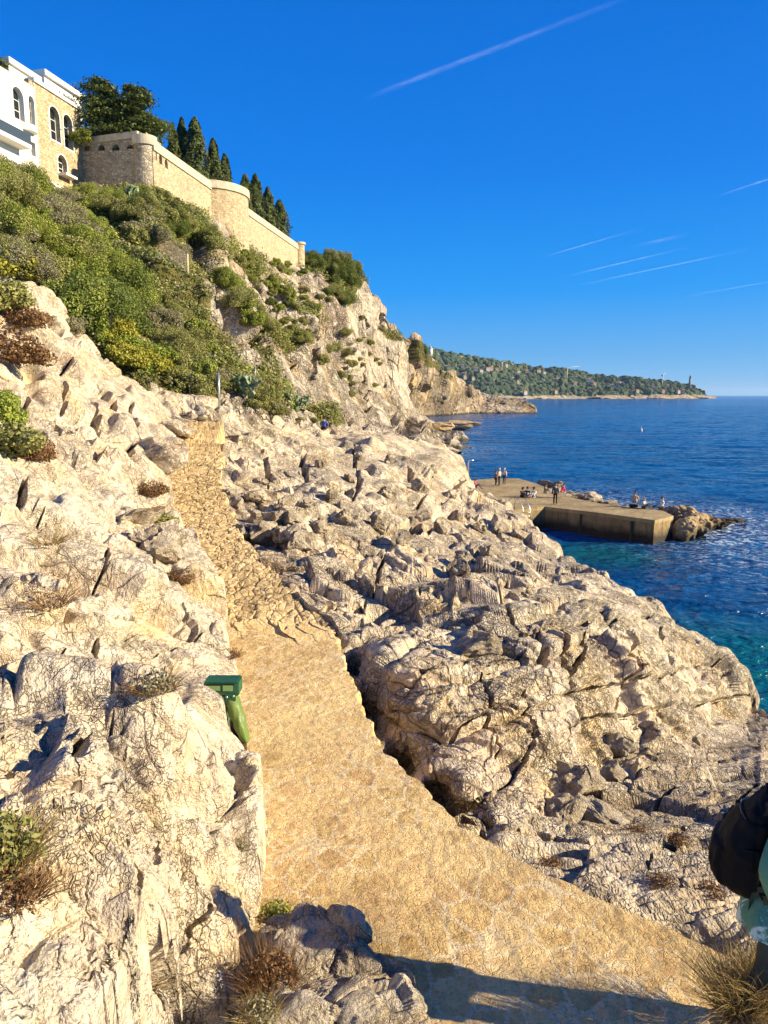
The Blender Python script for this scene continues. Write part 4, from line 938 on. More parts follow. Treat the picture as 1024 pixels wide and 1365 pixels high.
# small grey rock at the bottom, in front of the paving
m_ = rock_mesh(601, 6, .15, (1.2, .9, .62)); m_.materials.append(M['rock_near'])
o = link('boulder', m_); o.location = V(at(436, 1262, 4.05)); o.scale = (.36, .46, .34); o.rotation_euler = (.06, -.05, .2); tag(o, 'low grey furrowed rock at the bottom, between red brown shrub and paving', 'boulder')
m_ = rock_mesh(602, 6, .15, (1.5, .8, .55)); m_.materials.append(M['rock_near'])
o = link('boulder', m_); o.location = V(at(470, 1365, 3.55)); o.scale = (.45, .38, .36); o.rotation_euler = (0, .1, .1); tag(o, 'pale ridged rock cut by the bottom edge of the photo', 'boulder')
m_ = rock_mesh(603, 6, .15, (1.5, .9, .5)); m_.materials.append(M['rock_slab'])
o = link('boulder', m_); o.location = V(at(400, 1330, 3.75)); o.scale = (.45, .35, .3); o.rotation_euler = (0, .2, .6); tag(o, 'dark rock hump between the pale ridged rock and the furrowed grey one', 'boulder')
m_ = rock_mesh(604, 6, .10, (1.5, 1.0, .6)); m_.materials.append(M['rock_near'])
o = link('boulder', m_); o.location = V(at(1035, 1392, 3.35)); o.scale = (.33, .30, .25); tag(o, 'jagged white rock in the bottom right corner under the straw grass', 'boulder')
# straw grass in front of the walker
for i, (x, y, n) in enumerate([(985, 1345, 900), (1030, 1340, 1000), (1075, 1345, 700)]):
    me = blades(n, (.42, .46, .44)[i], .12, .75, .0022, 60+i, .6, 4); me.materials.append(LM['straw']); o = link('grass_clump', me); o.location = V(at(x, y, 3.55+.05*i))
    tag(o, ('leftmost straw coloured grass clump beside the walker' , 'middle straw coloured grass clump hiding the walker\'s legs', 'straw coloured grass clump cut by the right edge')[i], 'grass clump', 'straw grass clumps in the bottom right corner')
# rocks standing in the sea
def sea_rock(px, py, r, label, group=None, sq=(1, 1, .6), sd=700, z=0, mt='rock_mid'):
    me = rock_mesh(sd, 5, .2); me.materials.append(M[mt]); o = link('sea_rock', me); p = V(atz(px, py, 0)); o.location = p+Vector((0, 0, z)); o.scale = (r*sq[0], r*sq[1], r*sq[2]); o.rotation_euler = (0, 0, sd*.7)
    return tag(o, label, 'rock', group)
sea_rock(915, 718, 2.3, 'big brown block against the end of the pier', sq=(.95, .9, 1.0), sd=701, mt='rock_wet')
sea_rock(935, 703, 3.2, 'long brown reef running out from the end of the pier', sq=(1.3, .8, .62), sd=702, mt='rock_wet')
sea_rock(905, 697, 2.2, 'jagged brown rock between the pier end and the reef', sq=(1.1, .8, 1.0), sd=703, mt='rock_wet')
sea_rock(962, 697, 1.5, 'low tip of the reef in the foam', sq=(1.5, .8, .4), sd=704, mt='rock_wet')
for i, (x, y, r) in enumerate([(748, 668, 2.2), (765, 669, 2), (782, 674, 2.2), (800, 678, 2), (815, 681, 1.5), (735, 660, 2.2), (722, 654, 2.4), (838, 683, 1.4), (790, 671, 1.6), (858, 688, 1.5), (880, 692, 1.6)]):
    sea_rock(x, y, r, 'pale wet rock along the seaward side of the pier', 'rocks along the seaward side of the pier', sq=(1.2, .9, .55), sd=720+i, z=.25)
sea_rock(598, 573, 8, 'dark reef below the main cliff, nearest the shore', sq=(1.3, .9, .35), sd=740, mt='rock_wet'); sea_rock(614, 567, 7, 'dark reef tip farther out below the main cliff', sq=(1.3, .8, .3), sd=741, mt='rock_wet')
sea_rock(585, 577, 7, 'brown rock joining the reef to the main cliff', sq=(1.2, 1, .6), sd=742, mt='rock_wet')

# ------------------------------------------------------------------ masonry helpers
def brickless(name, c1, c2, mort, sc=2.2, jw=.09, bumpd=.05):
    m, nt, b = newmat(name); s = NT(nt); co = s.N.new('ShaderNodeTexCoord').outputs['Object']
    wv = s.vadd(co, s.noise(co, 2.0, 3, .6, 0, 1), .15)
    mp = s.mapping(wv, (1, 1, 1.6)); e = s.vor(mp, sc, 'DISTANCE_TO_EDGE'); cc = s.vor(mp, sc, 'F1', 'Color')
    sv = s.N.new('ShaderNodeSeparateColor'); s.put(cc, sv.inputs[0]); j = s.maprange(e, jw*.3, jw, 1, 0)
    col = s.mix(s.maprange(sv.outputs[0], 0, 1), c1, c2); col = s.mix(s.maprange(sv.outputs[1], .8, .95, 0, .5), col, tuple(c*.5 for c in c1))
    col = s.mix(s.maprange(s.noise(co, .3, 5, .7), .5, .7, 0, .45), col, tuple(c*.55 for c in c1)); col = s.mix(j, col, mort)
    s.L.new(col, b.inputs['Base Color']); b.inputs['Roughness'].default_value = .9
    h = s.math('ADD', s.maprange(e, 0, jw*1.3, 0, 1), s.math('MULTIPLY', s.noise(co, 9, 4), .6)); s.L.new(s.bump(h, bumpd), b.inputs['Normal']); return m
M['stone'] = brickless('warm_rubble', (.40, .28, .13), (.66, .53, .33), (.50, .41, .26), 3.2)
M['stone_dark'] = brickless('grey_rubble', (.30, .235, .15), (.60, .50, .35), (.30, .25, .18), 2.8)
M['white'] = simple('white_render', (.74, .70, .61), .8, var=.06, vscale=.6, bump=.01, bscale=6)
M['cornice'] = simple('pale_coping', (.48, .405, .28), .85, var=.2, vscale=1.5, bump=.01, bscale=9)
M['glass'] = simple('window_glass', (.015, .02, .022), .08, spec=.8)
M['frame'] = simple('window_frame', (.55, .53, .48), .6)
def pier_mat(name, a, c, tide):
    m, nt, b = newmat(name); s = NT(nt); co = s.N.new('ShaderNodeTexCoord').outputs['Object']
    col = s.mix(s.maprange(s.noise(co, .35, 6, .7), .35, .65), a, c); col = s.mix(s.maprange(s.noise(s.mapping(co, (1, 1, .15)), 2.2, 5, .7), .52, .68, 0, .6), col, tuple(q*.4 for q in a))
    col = s.mix(s.maprange(s.noise(co, 5, 5, .7), .55, .7, 0, .5), col, tuple(q*.5 for q in a))
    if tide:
        z = s.N.new('ShaderNodeSeparateXYZ'); s.put(co, z.inputs[0]); col = s.mix(s.maprange(s.math('ADD', z.outputs[2], s.math('MULTIPLY', s.noise(co, 1.2, 4), -.9)), .75, .1, 0, .95), col, (.018, .014, .007))  # waterline algae and the undercut's shade, painted together as one dark band
    s.L.new(col, b.inputs['Base Color']); b.inputs['Roughness'].default_value = .9; s.L.new(s.bump(s.noise(co, 2.5, 6, .7), .12), b.inputs['Normal']); return m
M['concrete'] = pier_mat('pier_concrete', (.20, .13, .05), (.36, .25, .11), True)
M['metal'] = simple('galvanised', (.55, .55, .53), .35, metal=.8)
M['white_paint'] = simple('white_paint', (.75, .75, .72), .5)
def plane_pt(px, py, A, B):
    """direction through the photo point meets the vertical plane over A-B -> (s along AB, z)"""
    dx, dy, dz = [float(q) for q in ray(px, py)]; ux, uy = B[0]-A[0], B[1]-A[1]; L = math.hypot(ux, uy); ux /= L; uy /= L
    # A + s u = t d
    det = ux*(-dy)-uy*(-dx); s = (-A[0]*(-dy)+A[1]*(-dx))/det if False else None
    t = (A[0]*uy-A[1]*ux)/(dx*uy-dy*ux); X, Y = dx*t, dy*t
    return (X-A[0])*ux+(Y-A[1])*uy, H+dz*t
def arch(s0, s1, z0, z1, n=8):
    r = (s1-s0)/2; zc = max(z1-r, z0+.05); hh = z1-zc
    return [(s0, z0), (s1, z0)]+[(s0+r+r*math.cos(math.pi*k/n), zc+hh*math.sin(math.pi*k/n)) for k in range(n+1)]
def wall_panel(name, A, B, outline, holes, thick, mat, parent, side=1, z_off=0.0):
    """outline & holes in (s, z) on the plane over A-B; solid of the given thickness behind it"""
    u = Vector((B[0]-A[0], B[1]-A[1], 0)).normalized(); nrm = Vector((u.y, -u.x, 0))*side   # outward
    to3 = lambda s, z, d: Vector((A[0], A[1], 0))+u*s+Vector((0, 0, z))-nrm*d+nrm*z_off
    rings = [outline]+holes; vs = []; fs = []
    tess = tessellate_polygon([[Vector((a, b, 0)) for a, b in r] for r in rings]); flat = [p for r in rings for p in r]; n = len(flat)
    vs = [to3(a, b, 0) for a, b in flat]+[to3(a, b, thick) for a, b in flat]
    for t in tess: fs.append(tuple(t)); fs.append(tuple(i+n for i in reversed(t)))
    k = 0
    for r in rings:
        m = len(r)
        for i in range(m): j = (i+1) % m; fs.append((k+i, k+j, n+k+j, n+k+i))
        k += m
    me = bpy.data.meshes.new(name); me.from_pydata(vs, [], fs); bm = bmesh.new(); bm.from_mesh(me); bmesh.ops.recalc_face_normals(bm, faces=bm.faces); bm.to_mesh(me); bm.free()
    return link(name, me, mat, parent)
def pane(A, B, s0, s1, z0, z1, depth, parent, side=1, rows=3, cols=2):
    w = wall_panel('window', A, B, [(s0-.05, z0-.02), (s1+.05, z0-.02), (s1+.05, z1), (s0-.05, z1)], [], .05, M['glass'], parent, side, -depth)
    ho = []; fw = .07; cw = (s1-s0-fw*(cols+1))/cols; rh = (z1-z0-fw*(rows+1))/rows
    if cw > .05 and rh > .05:
        for i in range(cols):
            for j in range(rows): a = s0+fw+i*(cw+fw); b_ = z0+fw+j*(rh+fw); ho.append([(a, b_), (a+cw, b_), (a+cw, b_+rh), (a, b_+rh)])
        wall_panel('frame', A, B, [(s0-.04, z0-.01), (s1+.04, z0-.01), (s1+.04, z1-.01), (s0-.04, z1-.01)], ho, .04, M['frame'], w, side, -depth+.04)
    return w
def box(name, p0, p1, mat, parent=None, bev=0):
    bm = bmesh.new(); bmesh.ops.create_cube(bm, size=1); p0, p1 = Vector(p0), Vector(p1); c = (p0+p1)/2; d = p1-p0
    for v in bm.verts: v.co = Vector((v.co.x*d.x, v.co.y*d.y, v.co.z*d.z))+c
    if bev: bmesh.ops.bevel(bm, geom=bm.edges[:], offset=bev, segments=2, affect='EDGES')
    me = bpy.data.meshes.new(name); bm.to_mesh(me); bm.free(); return link(name, me, mat, parent)
def tube(name, pts, r, mat, parent=None, seg=8, r2=None):
    vs = []; fs = []; n = len(pts); pts = [Vector(p) for p in pts]
    for i, p in enumerate(pts):
        t = (pts[min(i+1, n-1)]-pts[max(i-1, 0)]).normalized(); a = t.orthogonal().normalized(); b_ = t.cross(a); rr = r if r2 is None else r+(r2-r)*i/(n-1)
        vs += [p+(a*math.cos(q)+b_*math.sin(q))*rr for q in [k*2*math.pi/seg for k in range(seg)]]
    for i in range(n-1):
        for k in range(seg): fs.append((i*seg+k, i*seg+(k+1) % seg, (i+1)*seg+(k+1) % seg, (i+1)*seg+k))
    fs += [tuple(range(seg))[::-1], tuple(range((n-1)*seg, n*seg))]
    me = bpy.data.meshes.new(name); me.from_pydata(vs, [], fs)
    me.polygons.foreach_set('use_smooth', np.ones(len(me.polygons), bool)); return link(name, me, mat, parent)
def extrude_poly(name, xy, z0, z1, mat, parent=None, bev=0):
    n = len(xy); vs = [(x, y, z0) for x, y in xy]+[(x, y, z1) for x, y in xy]
    fs = [tuple(range(n, 2*n)), tuple(range(n))[::-1]]+[(i, (i+1) % n, n+(i+1) % n, n+i) for i in range(n)]
    me = bpy.data.meshes.new(name); me.from_pydata(vs, [], fs); bm = bmesh.new(); bm.from_mesh(me); bmesh.ops.recalc_face_normals(bm, faces=bm.faces)
    bm.to_mesh(me); bm.free(); return link(name, me, mat, parent)

# ------------------------------------------------------------------ long retaining wall with towers
T0 = at(203, 187, 80.0); zt = float(T0[2])
_, dy_, dz_ = ray(398, 326); Y1 = (zt-H)*float(dy_)/float(dz_); T1 = at(398, 326, Y1)
WA, WB = (T0[0], T0[1]), (T1[0], T1[1])
WL = math.hypot(WB[0]-WA[0], WB[1]-WA[1]); wu = Vector((WB[0]-WA[0], WB[1]-WA[1], 0)).normalized(); wn_ = Vector((wu.y, -wu.x, 0))
root = empty('retaining_wall', (T0[0], T0[1], zt-14)); root_inv = root.matrix_world
def tow(o, rt):      # keep world coordinates under a parent that stands at its own base
    o.matrix_parent_inverse = Matrix.Translation(-rt.location); return o
tag(root, 'long warm stone retaining wall with pale coping, running from the round tower to the cliff end', 'wall')
holes = []
for (a, b_, t, bt) in ((205.5, 209.5, 201, 212), (212.5, 216.5, 207, 217.5), (220, 224, 213, 223)):
    s0, z0 = plane_pt(a, bt, WA, WB); s1, _z = plane_pt(b_, bt, WA, WB); _s, z1 = plane_pt((a+b_)/2, t, WA, WB); holes.append(arch(s0, s1, z0, z1))
sb, _z = plane_pt(276, 240, WA, WB); sc_, _z = plane_pt(320, 266, WA, WB)
tow(wall_panel('wall', WA, WB, [(0, zt-16), (WL, zt-16), (WL, zt-.9), (0, zt-.9)], holes, 1.0, M['stone'], root), root)
tow(wall_panel('parapet', WA, WB, [(0, zt-.9), (WL, zt-.9), (WL, zt), (0, zt)], [], 1.2, M['cornice'], root, z_off=.15), root)
tow(wall_panel('string_course', WA, WB, [(0, zt-4.6), (WL*.30, zt-4.6), (WL*.30, zt-4.4), (0, zt-4.4)], [], .3, M['cornice'], root, z_off=.08), root)
for h_ in holes:
    tow(wall_panel('arch_recess', WA, WB, [(h_[0][0]-.1, h_[0][1]-.1), (h_[1][0]+.1, h_[0][1]-.1), (h_[1][0]+.1, h_[0][1]+2.6), (h_[0][0]-.1, h_[0][1]+2.6)], [], .05, M['stone_dark'], root, z_off=-.7), root)
def round_tower(c, r, z0, z1, name, mat, rt, cap=.9, seg=28):
    xy = [(c[0]+r*math.cos(2*math.pi*k/seg), c[1]+r*math.sin(2*math.pi*k/seg)) for k in range(seg)]
    xy2 = [(c[0]+(r+.2)*math.cos(2*math.pi*k/seg), c[1]+(r+.2)*math.sin(2*math.pi*k/seg)) for k in range(seg)]
    t = tow(extrude_poly(name, xy, z0, z1-cap, mat, rt), rt); cp = extrude_poly('coping', xy2, z1-cap, z1, M['cornice'], t); cp.matrix_parent_inverse = Matrix.Identity(4); return t
# corner tower, bastion, end pier: all parts of the same wall
pc = Vector((T0[0], T0[1], 0)); tc_ = pc-wu*.9+wn_*.1; ctr = V(at(190.5, 190, 80.0))
round_tower((ctr.x, ctr.y+.6), 1.05, zt-14, zt+.45, 'tower', M['stone_dark'], root)
bs = (sb+sc_)/2; br = (sc_-sb)/2*.92; bc = Vector((WA[0], WA[1], 0))+wu*bs-wn_*br*.45
zb = H+float(ray(300, 240)[2]/ray(300, 240)[1])*float((bc+wn_*br).y)
round_tower((bc.x, bc.y), br, zt-17, zt-.02+.25, 'bastion', M['stone'], root)
ec = Vector((WA[0], WA[1], 0))+wu*(WL+.3); round_tower((ec.x, ec.y), .95, zt-14, zt+.35, 'end_pier', M['stone'], root, .35)
# terrace wall facing the viewer, between villa and tower
root2 = empty('terrace_wall', (ctr.x-4, ctr.y+1, zt-12)); tag(root2, 'grey rubble terrace wall with four dark arched openings, facing the viewer between villa and round tower', 'wall')
SA = V(at(108, 180, 83.0)); SB = V(at(184, 180, 80.8)); sA, sB = (SA.x, SA.y), (SB.x, SB.y); SLn = math.hypot(sB[0]-sA[0], sB[1]-sA[1])
_q, zA = plane_pt(150, 179, sA, sB); _q, zP = plane_pt(150, 188, sA, sB); hol2 = []
for (a, b_, t, bt) in ((112, 120, 193.5, 201.5), (131, 140, 192.5, 201.5), (149.5, 159.5, 192.5, 201.5), (169, 179, 192.5, 199)):
    s0, z0 = plane_pt(a, bt, sA, sB); s1, _z = plane_pt(b_, bt, sA, sB); _s, z1 = plane_pt((a+b_)/2, t, sA, sB); hol2.append(arch(s0, s1, z0, z1))
tow(wall_panel('wall', sA, sB, [(0, zA-14), (SLn, zA-14), (SLn, zP), (0, zP)], hol2, 1.0, M['stone_dark'], root2), root2)
tow(wall_panel('parapet', sA, sB, [(0, zP), (SLn, zP), (SLn, zA), (0, zA)], [], 1.2, M['cornice'], root2, z_off=.15), root2)
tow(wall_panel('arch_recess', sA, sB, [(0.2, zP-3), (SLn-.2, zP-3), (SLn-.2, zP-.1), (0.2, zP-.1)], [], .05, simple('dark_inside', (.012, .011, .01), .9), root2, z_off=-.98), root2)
# terrace ground behind the walls
u_ = (wu.x, wu.y); back = Vector((-wn_.x, -wn_.y, 0))
tp = [Vector((SA.x, SA.y+1, 0)), Vector((ctr.x, ctr.y+1.2, 0)), Vector((WA[0], WA[1], 0))+back*.9, Vector((WB[0], WB[1], 0))+back*.9, Vector((WB[0], WB[1], 0))+back*18, Vector((WA[0], WA[1], 0))+back*26+Vector((0, 12, 0)), Vector((SA.x-14, SA.y+10, 0))]
tag(extrude_poly('terrace_ground', [(p.x, p.y) for p in tp], zt-9, zt-1.0, simple('earth', (.20, .16, .09), .95, var=.3, vscale=.8)), kind='structure')

# ------------------------------------------------------------------ villa
villa = empty('villa', (SA.x-3, SA.y-8, zt-12)); tag(villa, 'white and stone villa with tall arched windows above the slope, cut by left edge', 'villa')
vdir = Vector((math.sin(math.radians(11)), math.cos(math.radians(11)), 0)); VB = Vector((SA.x, SA.y, 0)); 
def along(px):   # point of the facade plane in a photo column
    cx = (px-512)/F_PX; d = Vector((cx, CP, 0)); d = Vector((float(ray(px, 200)[0]), float(ray(px, 200)[1]), 0))
    t = (VB.x*vdir.y-VB.y*vdir.x)/(d.x*vdir.y-d.y*vdir.x); return d*t
VAp = along(50.5); VA, VBt = (VAp.x, VAp.y), (VB.x, VB.y); VLn = (VB-VAp).length
_q, zR = plane_pt(80, 131, VA, VBt); 
def arches(defs, A, B):
    out = []
    for (a, b_, t, bt) in defs:
        s0, _z = plane_pt(a, (t+bt)/2, A, B); s1, _z = plane_pt(b_, (t+bt)/2, A, B); m = (a+b_)/2
        _s, z0 = plane_pt(m, bt, A, B); _s, z1 = plane_pt(m, t, A, B); out.append((s0, s1, z0, z1))
    return out
hs = arches([(66, 79.5, 143, 187), (85, 96.5, 154, 198), (77, 89, 207, 231)], VA, VBt)
tow(wall_panel('stone_wall', VA, VBt, [(0, zR-18), (VLn, zR-18), (VLn, zR), (0, zR)], [arch(*h_) for h_ in hs], .55, M['stone'], villa), villa)
for h_ in hs: tow(pane(VA, VBt, *h_, .5, villa), villa)
# surrounds, slightly proud
for h_ in hs:
    o_ = arch(h_[0]-.12, h_[1]+.12, h_[2]-.16, h_[3]+.12); tow(wall_panel('window_surround', VA, VBt, o_, [arch(*h_)], .10, M['white'], villa, z_off=.05), villa)
tow(wall_panel('cornice', VA, VBt, [(-.1, zR), (VLn+.2, zR), (VLn+.2, zR+.35), (-.1, zR+.35)], [], 1.0, M['white'], villa, z_off=.18), villa)
nv = Vector((vdir.y, -vdir.x, 0))
# end return of the stone wing and its quoins
q0 = VAp-nv*0; tow(wall_panel('quoin_strip', (q0.x-nv.x*.0-vdir.x*.65, q0.y-vdir.y*.65), VA, [(0, zR-16), (.65, zR-16), (.65, zR), (0, zR)], [], .5, M['stone_dark'], villa, z_off=-.04), villa)
# penthouse set back
def setback(p0, p1, back_d, ytop, pm, h, nm='penthouse'):
    a = along(p0)-nv*back_d; b_ = along(p1)-nv*back_d; a2 = a; L = (b_-a).length
    return a, b_, L
pa = VAp-nv*1.6-vdir*1.2; pb = VAp-nv*1.6+vdir*3.0; _q, zp = plane_pt(53, 100, (pa.x, pa.y), (pb.x, pb.y)); zp -= .3
tow(extrude_poly('penthouse', [(pa.x, pa.y), (pb.x, pb.y), ((pb-nv*7).x, (pb-nv*7).y), ((pa-nv*7).x, (pa-nv*7).y)], zR-2, zp-.5, M['white'], villa), villa)
tow(extrude_poly('roof_slab', [((pa+nv*.3-vdir*.3).x, (pa+nv*.3-vdir*.3).y), ((pb+nv*.3+vdir*.3).x, (pb+nv*.3+vdir*.3).y), ((pb-nv*7+vdir*.3).x, (pb-nv*7+vdir*.3).y), ((pa-nv*7-vdir*.3).x, (pa-nv*7-vdir*.3).y)], zp-.5, zp, M['white'], villa), villa)
pa2 = VAp-nv*2.2+vdir*5.0; pb2 = VB-nv*2.2+vdir*4; _q, zp2 = plane_pt(92, 116, (pa2.x, pa2.y), (pb2.x, pb2.y))
tow(extrude_poly('penthouse', [(pa2.x, pa2.y), (pb2.x, pb2.y), ((pb2-nv*6).x, (pb2-nv*6).y), ((pa2-nv*6).x, (pa2-nv*6).y)], zR-4, zp2-.5, M['white'], villa), villa)
tow(extrude_poly('roof_slab', [((pa2+nv*.35-vdir*.3).x, (pa2+nv*.35-vdir*.3).y), ((pb2+nv*.35+vdir*.3).x, (pb2+nv*.35+vdir*.3).y), ((pb2-nv*6).x, (pb2-nv*6).y), ((pa2-nv*6).x, (pa2-nv*6).y)], zp2-.5, zp2, M['white'], villa), villa)
# white wing, nearer the viewer
WAp = along(-70); WBp = along(48.5)+nv*.35; WAp = WBp-vdir*18; wA, wB = (WAp.x, WAp.y), (WBp.x, WBp.y); WLn = 18
_q, zW = plane_pt(24, 96, wA, wB); zW -= .55
hw = arches([(17.5, 32, 117, 159), (39.5, 46.5, 129, 172), (41.5, 47.5, 190, 208)], wA, wB)
tow(wall_panel('white_wall', wA, wB, [(0, zW-16), (WLn, zW-16), (WLn, zW), (0, zW)], [arch(*h_) for h_ in hw[:2]]+[[(hw[2][0], hw[2][2]), (hw[2][1], hw[2][2]), (hw[2][1], hw[2][3]), (hw[2][0], hw[2][3])]], .6, M['white'], villa), villa)
for h_ in hw: tow(pane(wA, wB, *h_, .55, villa), villa)
tow(extrude_poly('roof', [(WAp.x, WAp.y), (WBp.x, WBp.y), ((WBp-nv*8).x, (WBp-nv*8).y), ((WAp-nv*8).x, (WAp-nv*8).y)], zW-.02, zW+.12, M['cornice'], villa), villa)
tow(wall_panel('end_wall', (WBp.x, WBp.y), ((WBp-nv*7).x, (WBp-nv*7).y), [(0, zW-16), (7, zW-16), (7, zW), (0, zW)], [], .3, M['white'], villa), villa)
# balcony with glass rail
s1, zbF = plane_pt(27, 190, wA, wB); ba = WAp+vdir*2; bb = WAp+vdir*(s1-.2)
_q, zb1 = plane_pt(20, 181, wA, wB)
slab = tow(extrude_poly('balcony', [((ba+nv*1.3).x, (ba+nv*1.3).y), ((bb+nv*1.3).x, (bb+nv*1.3).y), ((bb+nv*.02).x, (bb+nv*.02).y), ((ba+nv*.02).x, (ba+nv*.02).y)], zb1-1.1, zb1-.75, M['white'], villa), villa)
M['rail_glass'] = simple('rail_glass', (.05, .065, .065), .1, spec=.8)
rg = wall_panel('railing', ((ba+nv*1.28).x, (ba+nv*1.28).y), ((bb+nv*1.28).x, (bb+nv*1.28).y), [(0, zb1-.75), ((bb-ba).length, zb1-.75), ((bb-ba).length, zb1+.15), (0, zb1+.15)], [], .04, M['rail_glass'], slab)
s2a, _z = plane_pt(30, 170, wA, wB); s2b, _z = plane_pt(46, 178, wA, wB); _q, zb2 = plane_pt(38, 168, wA, wB)
cen = WAp+vdir*((s2a+s2b)/2); rr_ = (s2b-s2a)/2
pts_ = [cen+vdir*rr_*math.cos(a)+nv*(rr_*.8*math.sin(a)+.02) for a in [math.pi*k/12 for k in range(13)]]
tow(extrude_poly('round_balcony', [(p.x, p.y) for p in pts_], zb2-.55, zb2, M['white'], villa), villa)
sj0, zj0 = plane_pt(78, 234, VA, VBt); sj1, zj1 = plane_pt(93, 240, VA, VBt)
bA = VAp+vdir*sj0; bB = VAp+vdir*sj1
jb = tow(extrude_poly('balcony', [((bA+nv*.9).x, (bA+nv*.9).y), ((bB+nv*.9).x, (bB+nv*.9).y), ((bB+nv*.01).x, (bB+nv*.01).y), ((bA+nv*.01).x, (bA+nv*.01).y)], hs[2][2]-.35, hs[2][2]-.12, M['white'], villa), villa)
# white garden wall below the villa
ga, gb = V(at(40, 226, 66)), V(at(102, 258, 74)); gr = wall_panel('garden_wall', (ga.x, ga.y), (gb.x, gb.y), [(0, ga.z-4.0), ((gb.xy-ga.xy).length, ga.z-4.0), ((gb.xy-ga.xy).length, ga.z), (0, ga.z)], [], .4, M['white'], None)
tag(gr, 'weathered white garden wall sloping below the villa\'s stone wing', 'wall')
ra, rb = V(at(205, 300, 66)), V(at(250, 352, 66)); 
lw = wall_panel('ruined_wall', (ra.x, ra.y), (rb.x, rb.y), [(0, rb.z-1.5), ((rb.xy-ra.xy).length, rb.z-1.6), ((rb.xy-ra.xy).length, rb.z+.9), (1.4, ra.z-1.4), (0, ra.z)], [], .5, M['stone'], None)
tag(lw, 'crumbling low stone wall in the bushes under the round tower', 'wall')
# columns of the terrace loggia behind the cedar
lg = empty('loggia', (SA.x+1, SA.y+6, zt-1)); tag(lg, 'white columned loggia on the terrace behind the cedars', 'loggia')
for x in (114, 120, 127, 148, 156, 166):
    p = at(x, 178, 86.0); tow(box('column', (p[0]-.22, p[1]-.22, zt-1), (p[0]+.22, p[1]+.22, zt+2.3), M['white'], lg, .04), lg)
p = at(112, 178, 86.0); p2 = at(170, 178, 86.0); tow(box('lintel', (p[0]-.4, p[1]-.3, zt+2.3), (p2[0]+.4, p2[1]+2.5, zt+2.8), M['white'], lg, .03), lg)
tow(box('back_wall', (p[0]-.4, p[1]+2.5, zt-1), (p2[0]+.4, p2[1]+2.8, zt+2.8), M['white'], lg), lg)

# ------------------------------------------------------------------ trees
def trunk_mesh(h, r, lean=(0, 0)):
    o = tube('trunk', [(lean[0]*t*t, lean[1]*t*t, h*t) for t in [k/6 for k in range(7)]], r, M['bark'], None, 8, r*.45); return o
def cypress(pxl, pxr, ptop, pbase, off, label, seed):
    base_c = (pxl+pxr)/2; A3 = (WA[0]-wn_.x*off, WA[1]-wn_.y*off); B3 = (WB[0]-wn_.x*off, WB[1]-wn_.y*off)
    s0, _z = plane_pt(base_c, pbase, A3, B3); p = Vector((A3[0], A3[1], 0))+wu*s0; _s, ztp = plane_pt(base_c, ptop, A3, B3)
    zb_ = zt-1.0; h = ztp-zb_; w = (pxr-pxl)/F_PX*p.y*CP*.56
    rt = empty('cypress_tree', (p.x, p.y, zb_)); tag(rt, label, 'tree', 'cypress trees behind the retaining wall')
    rs = np.random.default_rng(seed); n = int(5200*max(1, h/6)); t = rs.random(n)**.95; a = rs.uniform(0, 6.283, n)
    prof = np.clip((1-t**2.6), 0, 1)**.75*np.clip(.72+t*1.6, 0, 1)*1.05+.04; lump = 1+.16*np.sin(a*3+t*9+seed)+.14*np.sin(a*5-t*17+seed*2)+.10*np.sin(t*23+a*2+seed)
    tip = rs.uniform(.6, 1.15, n); R = w*prof*lump*tip
    C = np.stack([R*np.cos(a), R*np.sin(a), .4+t*(h-.3)], 1); Nd = np.stack([np.cos(a), np.sin(a), .8+0*a], 1)
    Vv, Q = leaves(C, Nd, .16, 2.2, rs, .5); cr = link('crown', mesh_np('crown', Vv, Q), LM['cypress'], rt)
    tr = tube('trunk', [(0, 0, 0), (0, 0, h*.8)], .16, M['bark'], rt, 8, .04); return rt
CY = [(226, 238, 167, 215, 4, 'slim cypress leftmost of the first tall group behind the wall'), (237, 252, 160, 220, 5, 'broad cypress with the highest top in the first group'),
      (250, 274, 160, 232, 3, 'widest cypress of the first group, right of the broad one'), (277, 294, 187, 238, 3, 'pointed cypress standing alone between the groups'),
      (293, 308, 207, 243, 3.5, 'shorter cypress right of the pointed one, above the bastion'), (320, 335, 234, 278, 3.5, 'cypress leftmost of the second group past the bastion'),
      (333, 350, 234, 290, 3, 'dark full cypress second in the group past the bastion'), (350, 366, 251, 298, 3, 'narrow cypress third in the group past the bastion'),
      (364, 383, 268, 308, 2.5, 'bushy cypress rightmost behind the wall'), (212, 216.5, 187, 200, 6, 'tiny young cypress next to the cedars')]
for i, c in enumerate(CY): cypress(*c, 900+i)
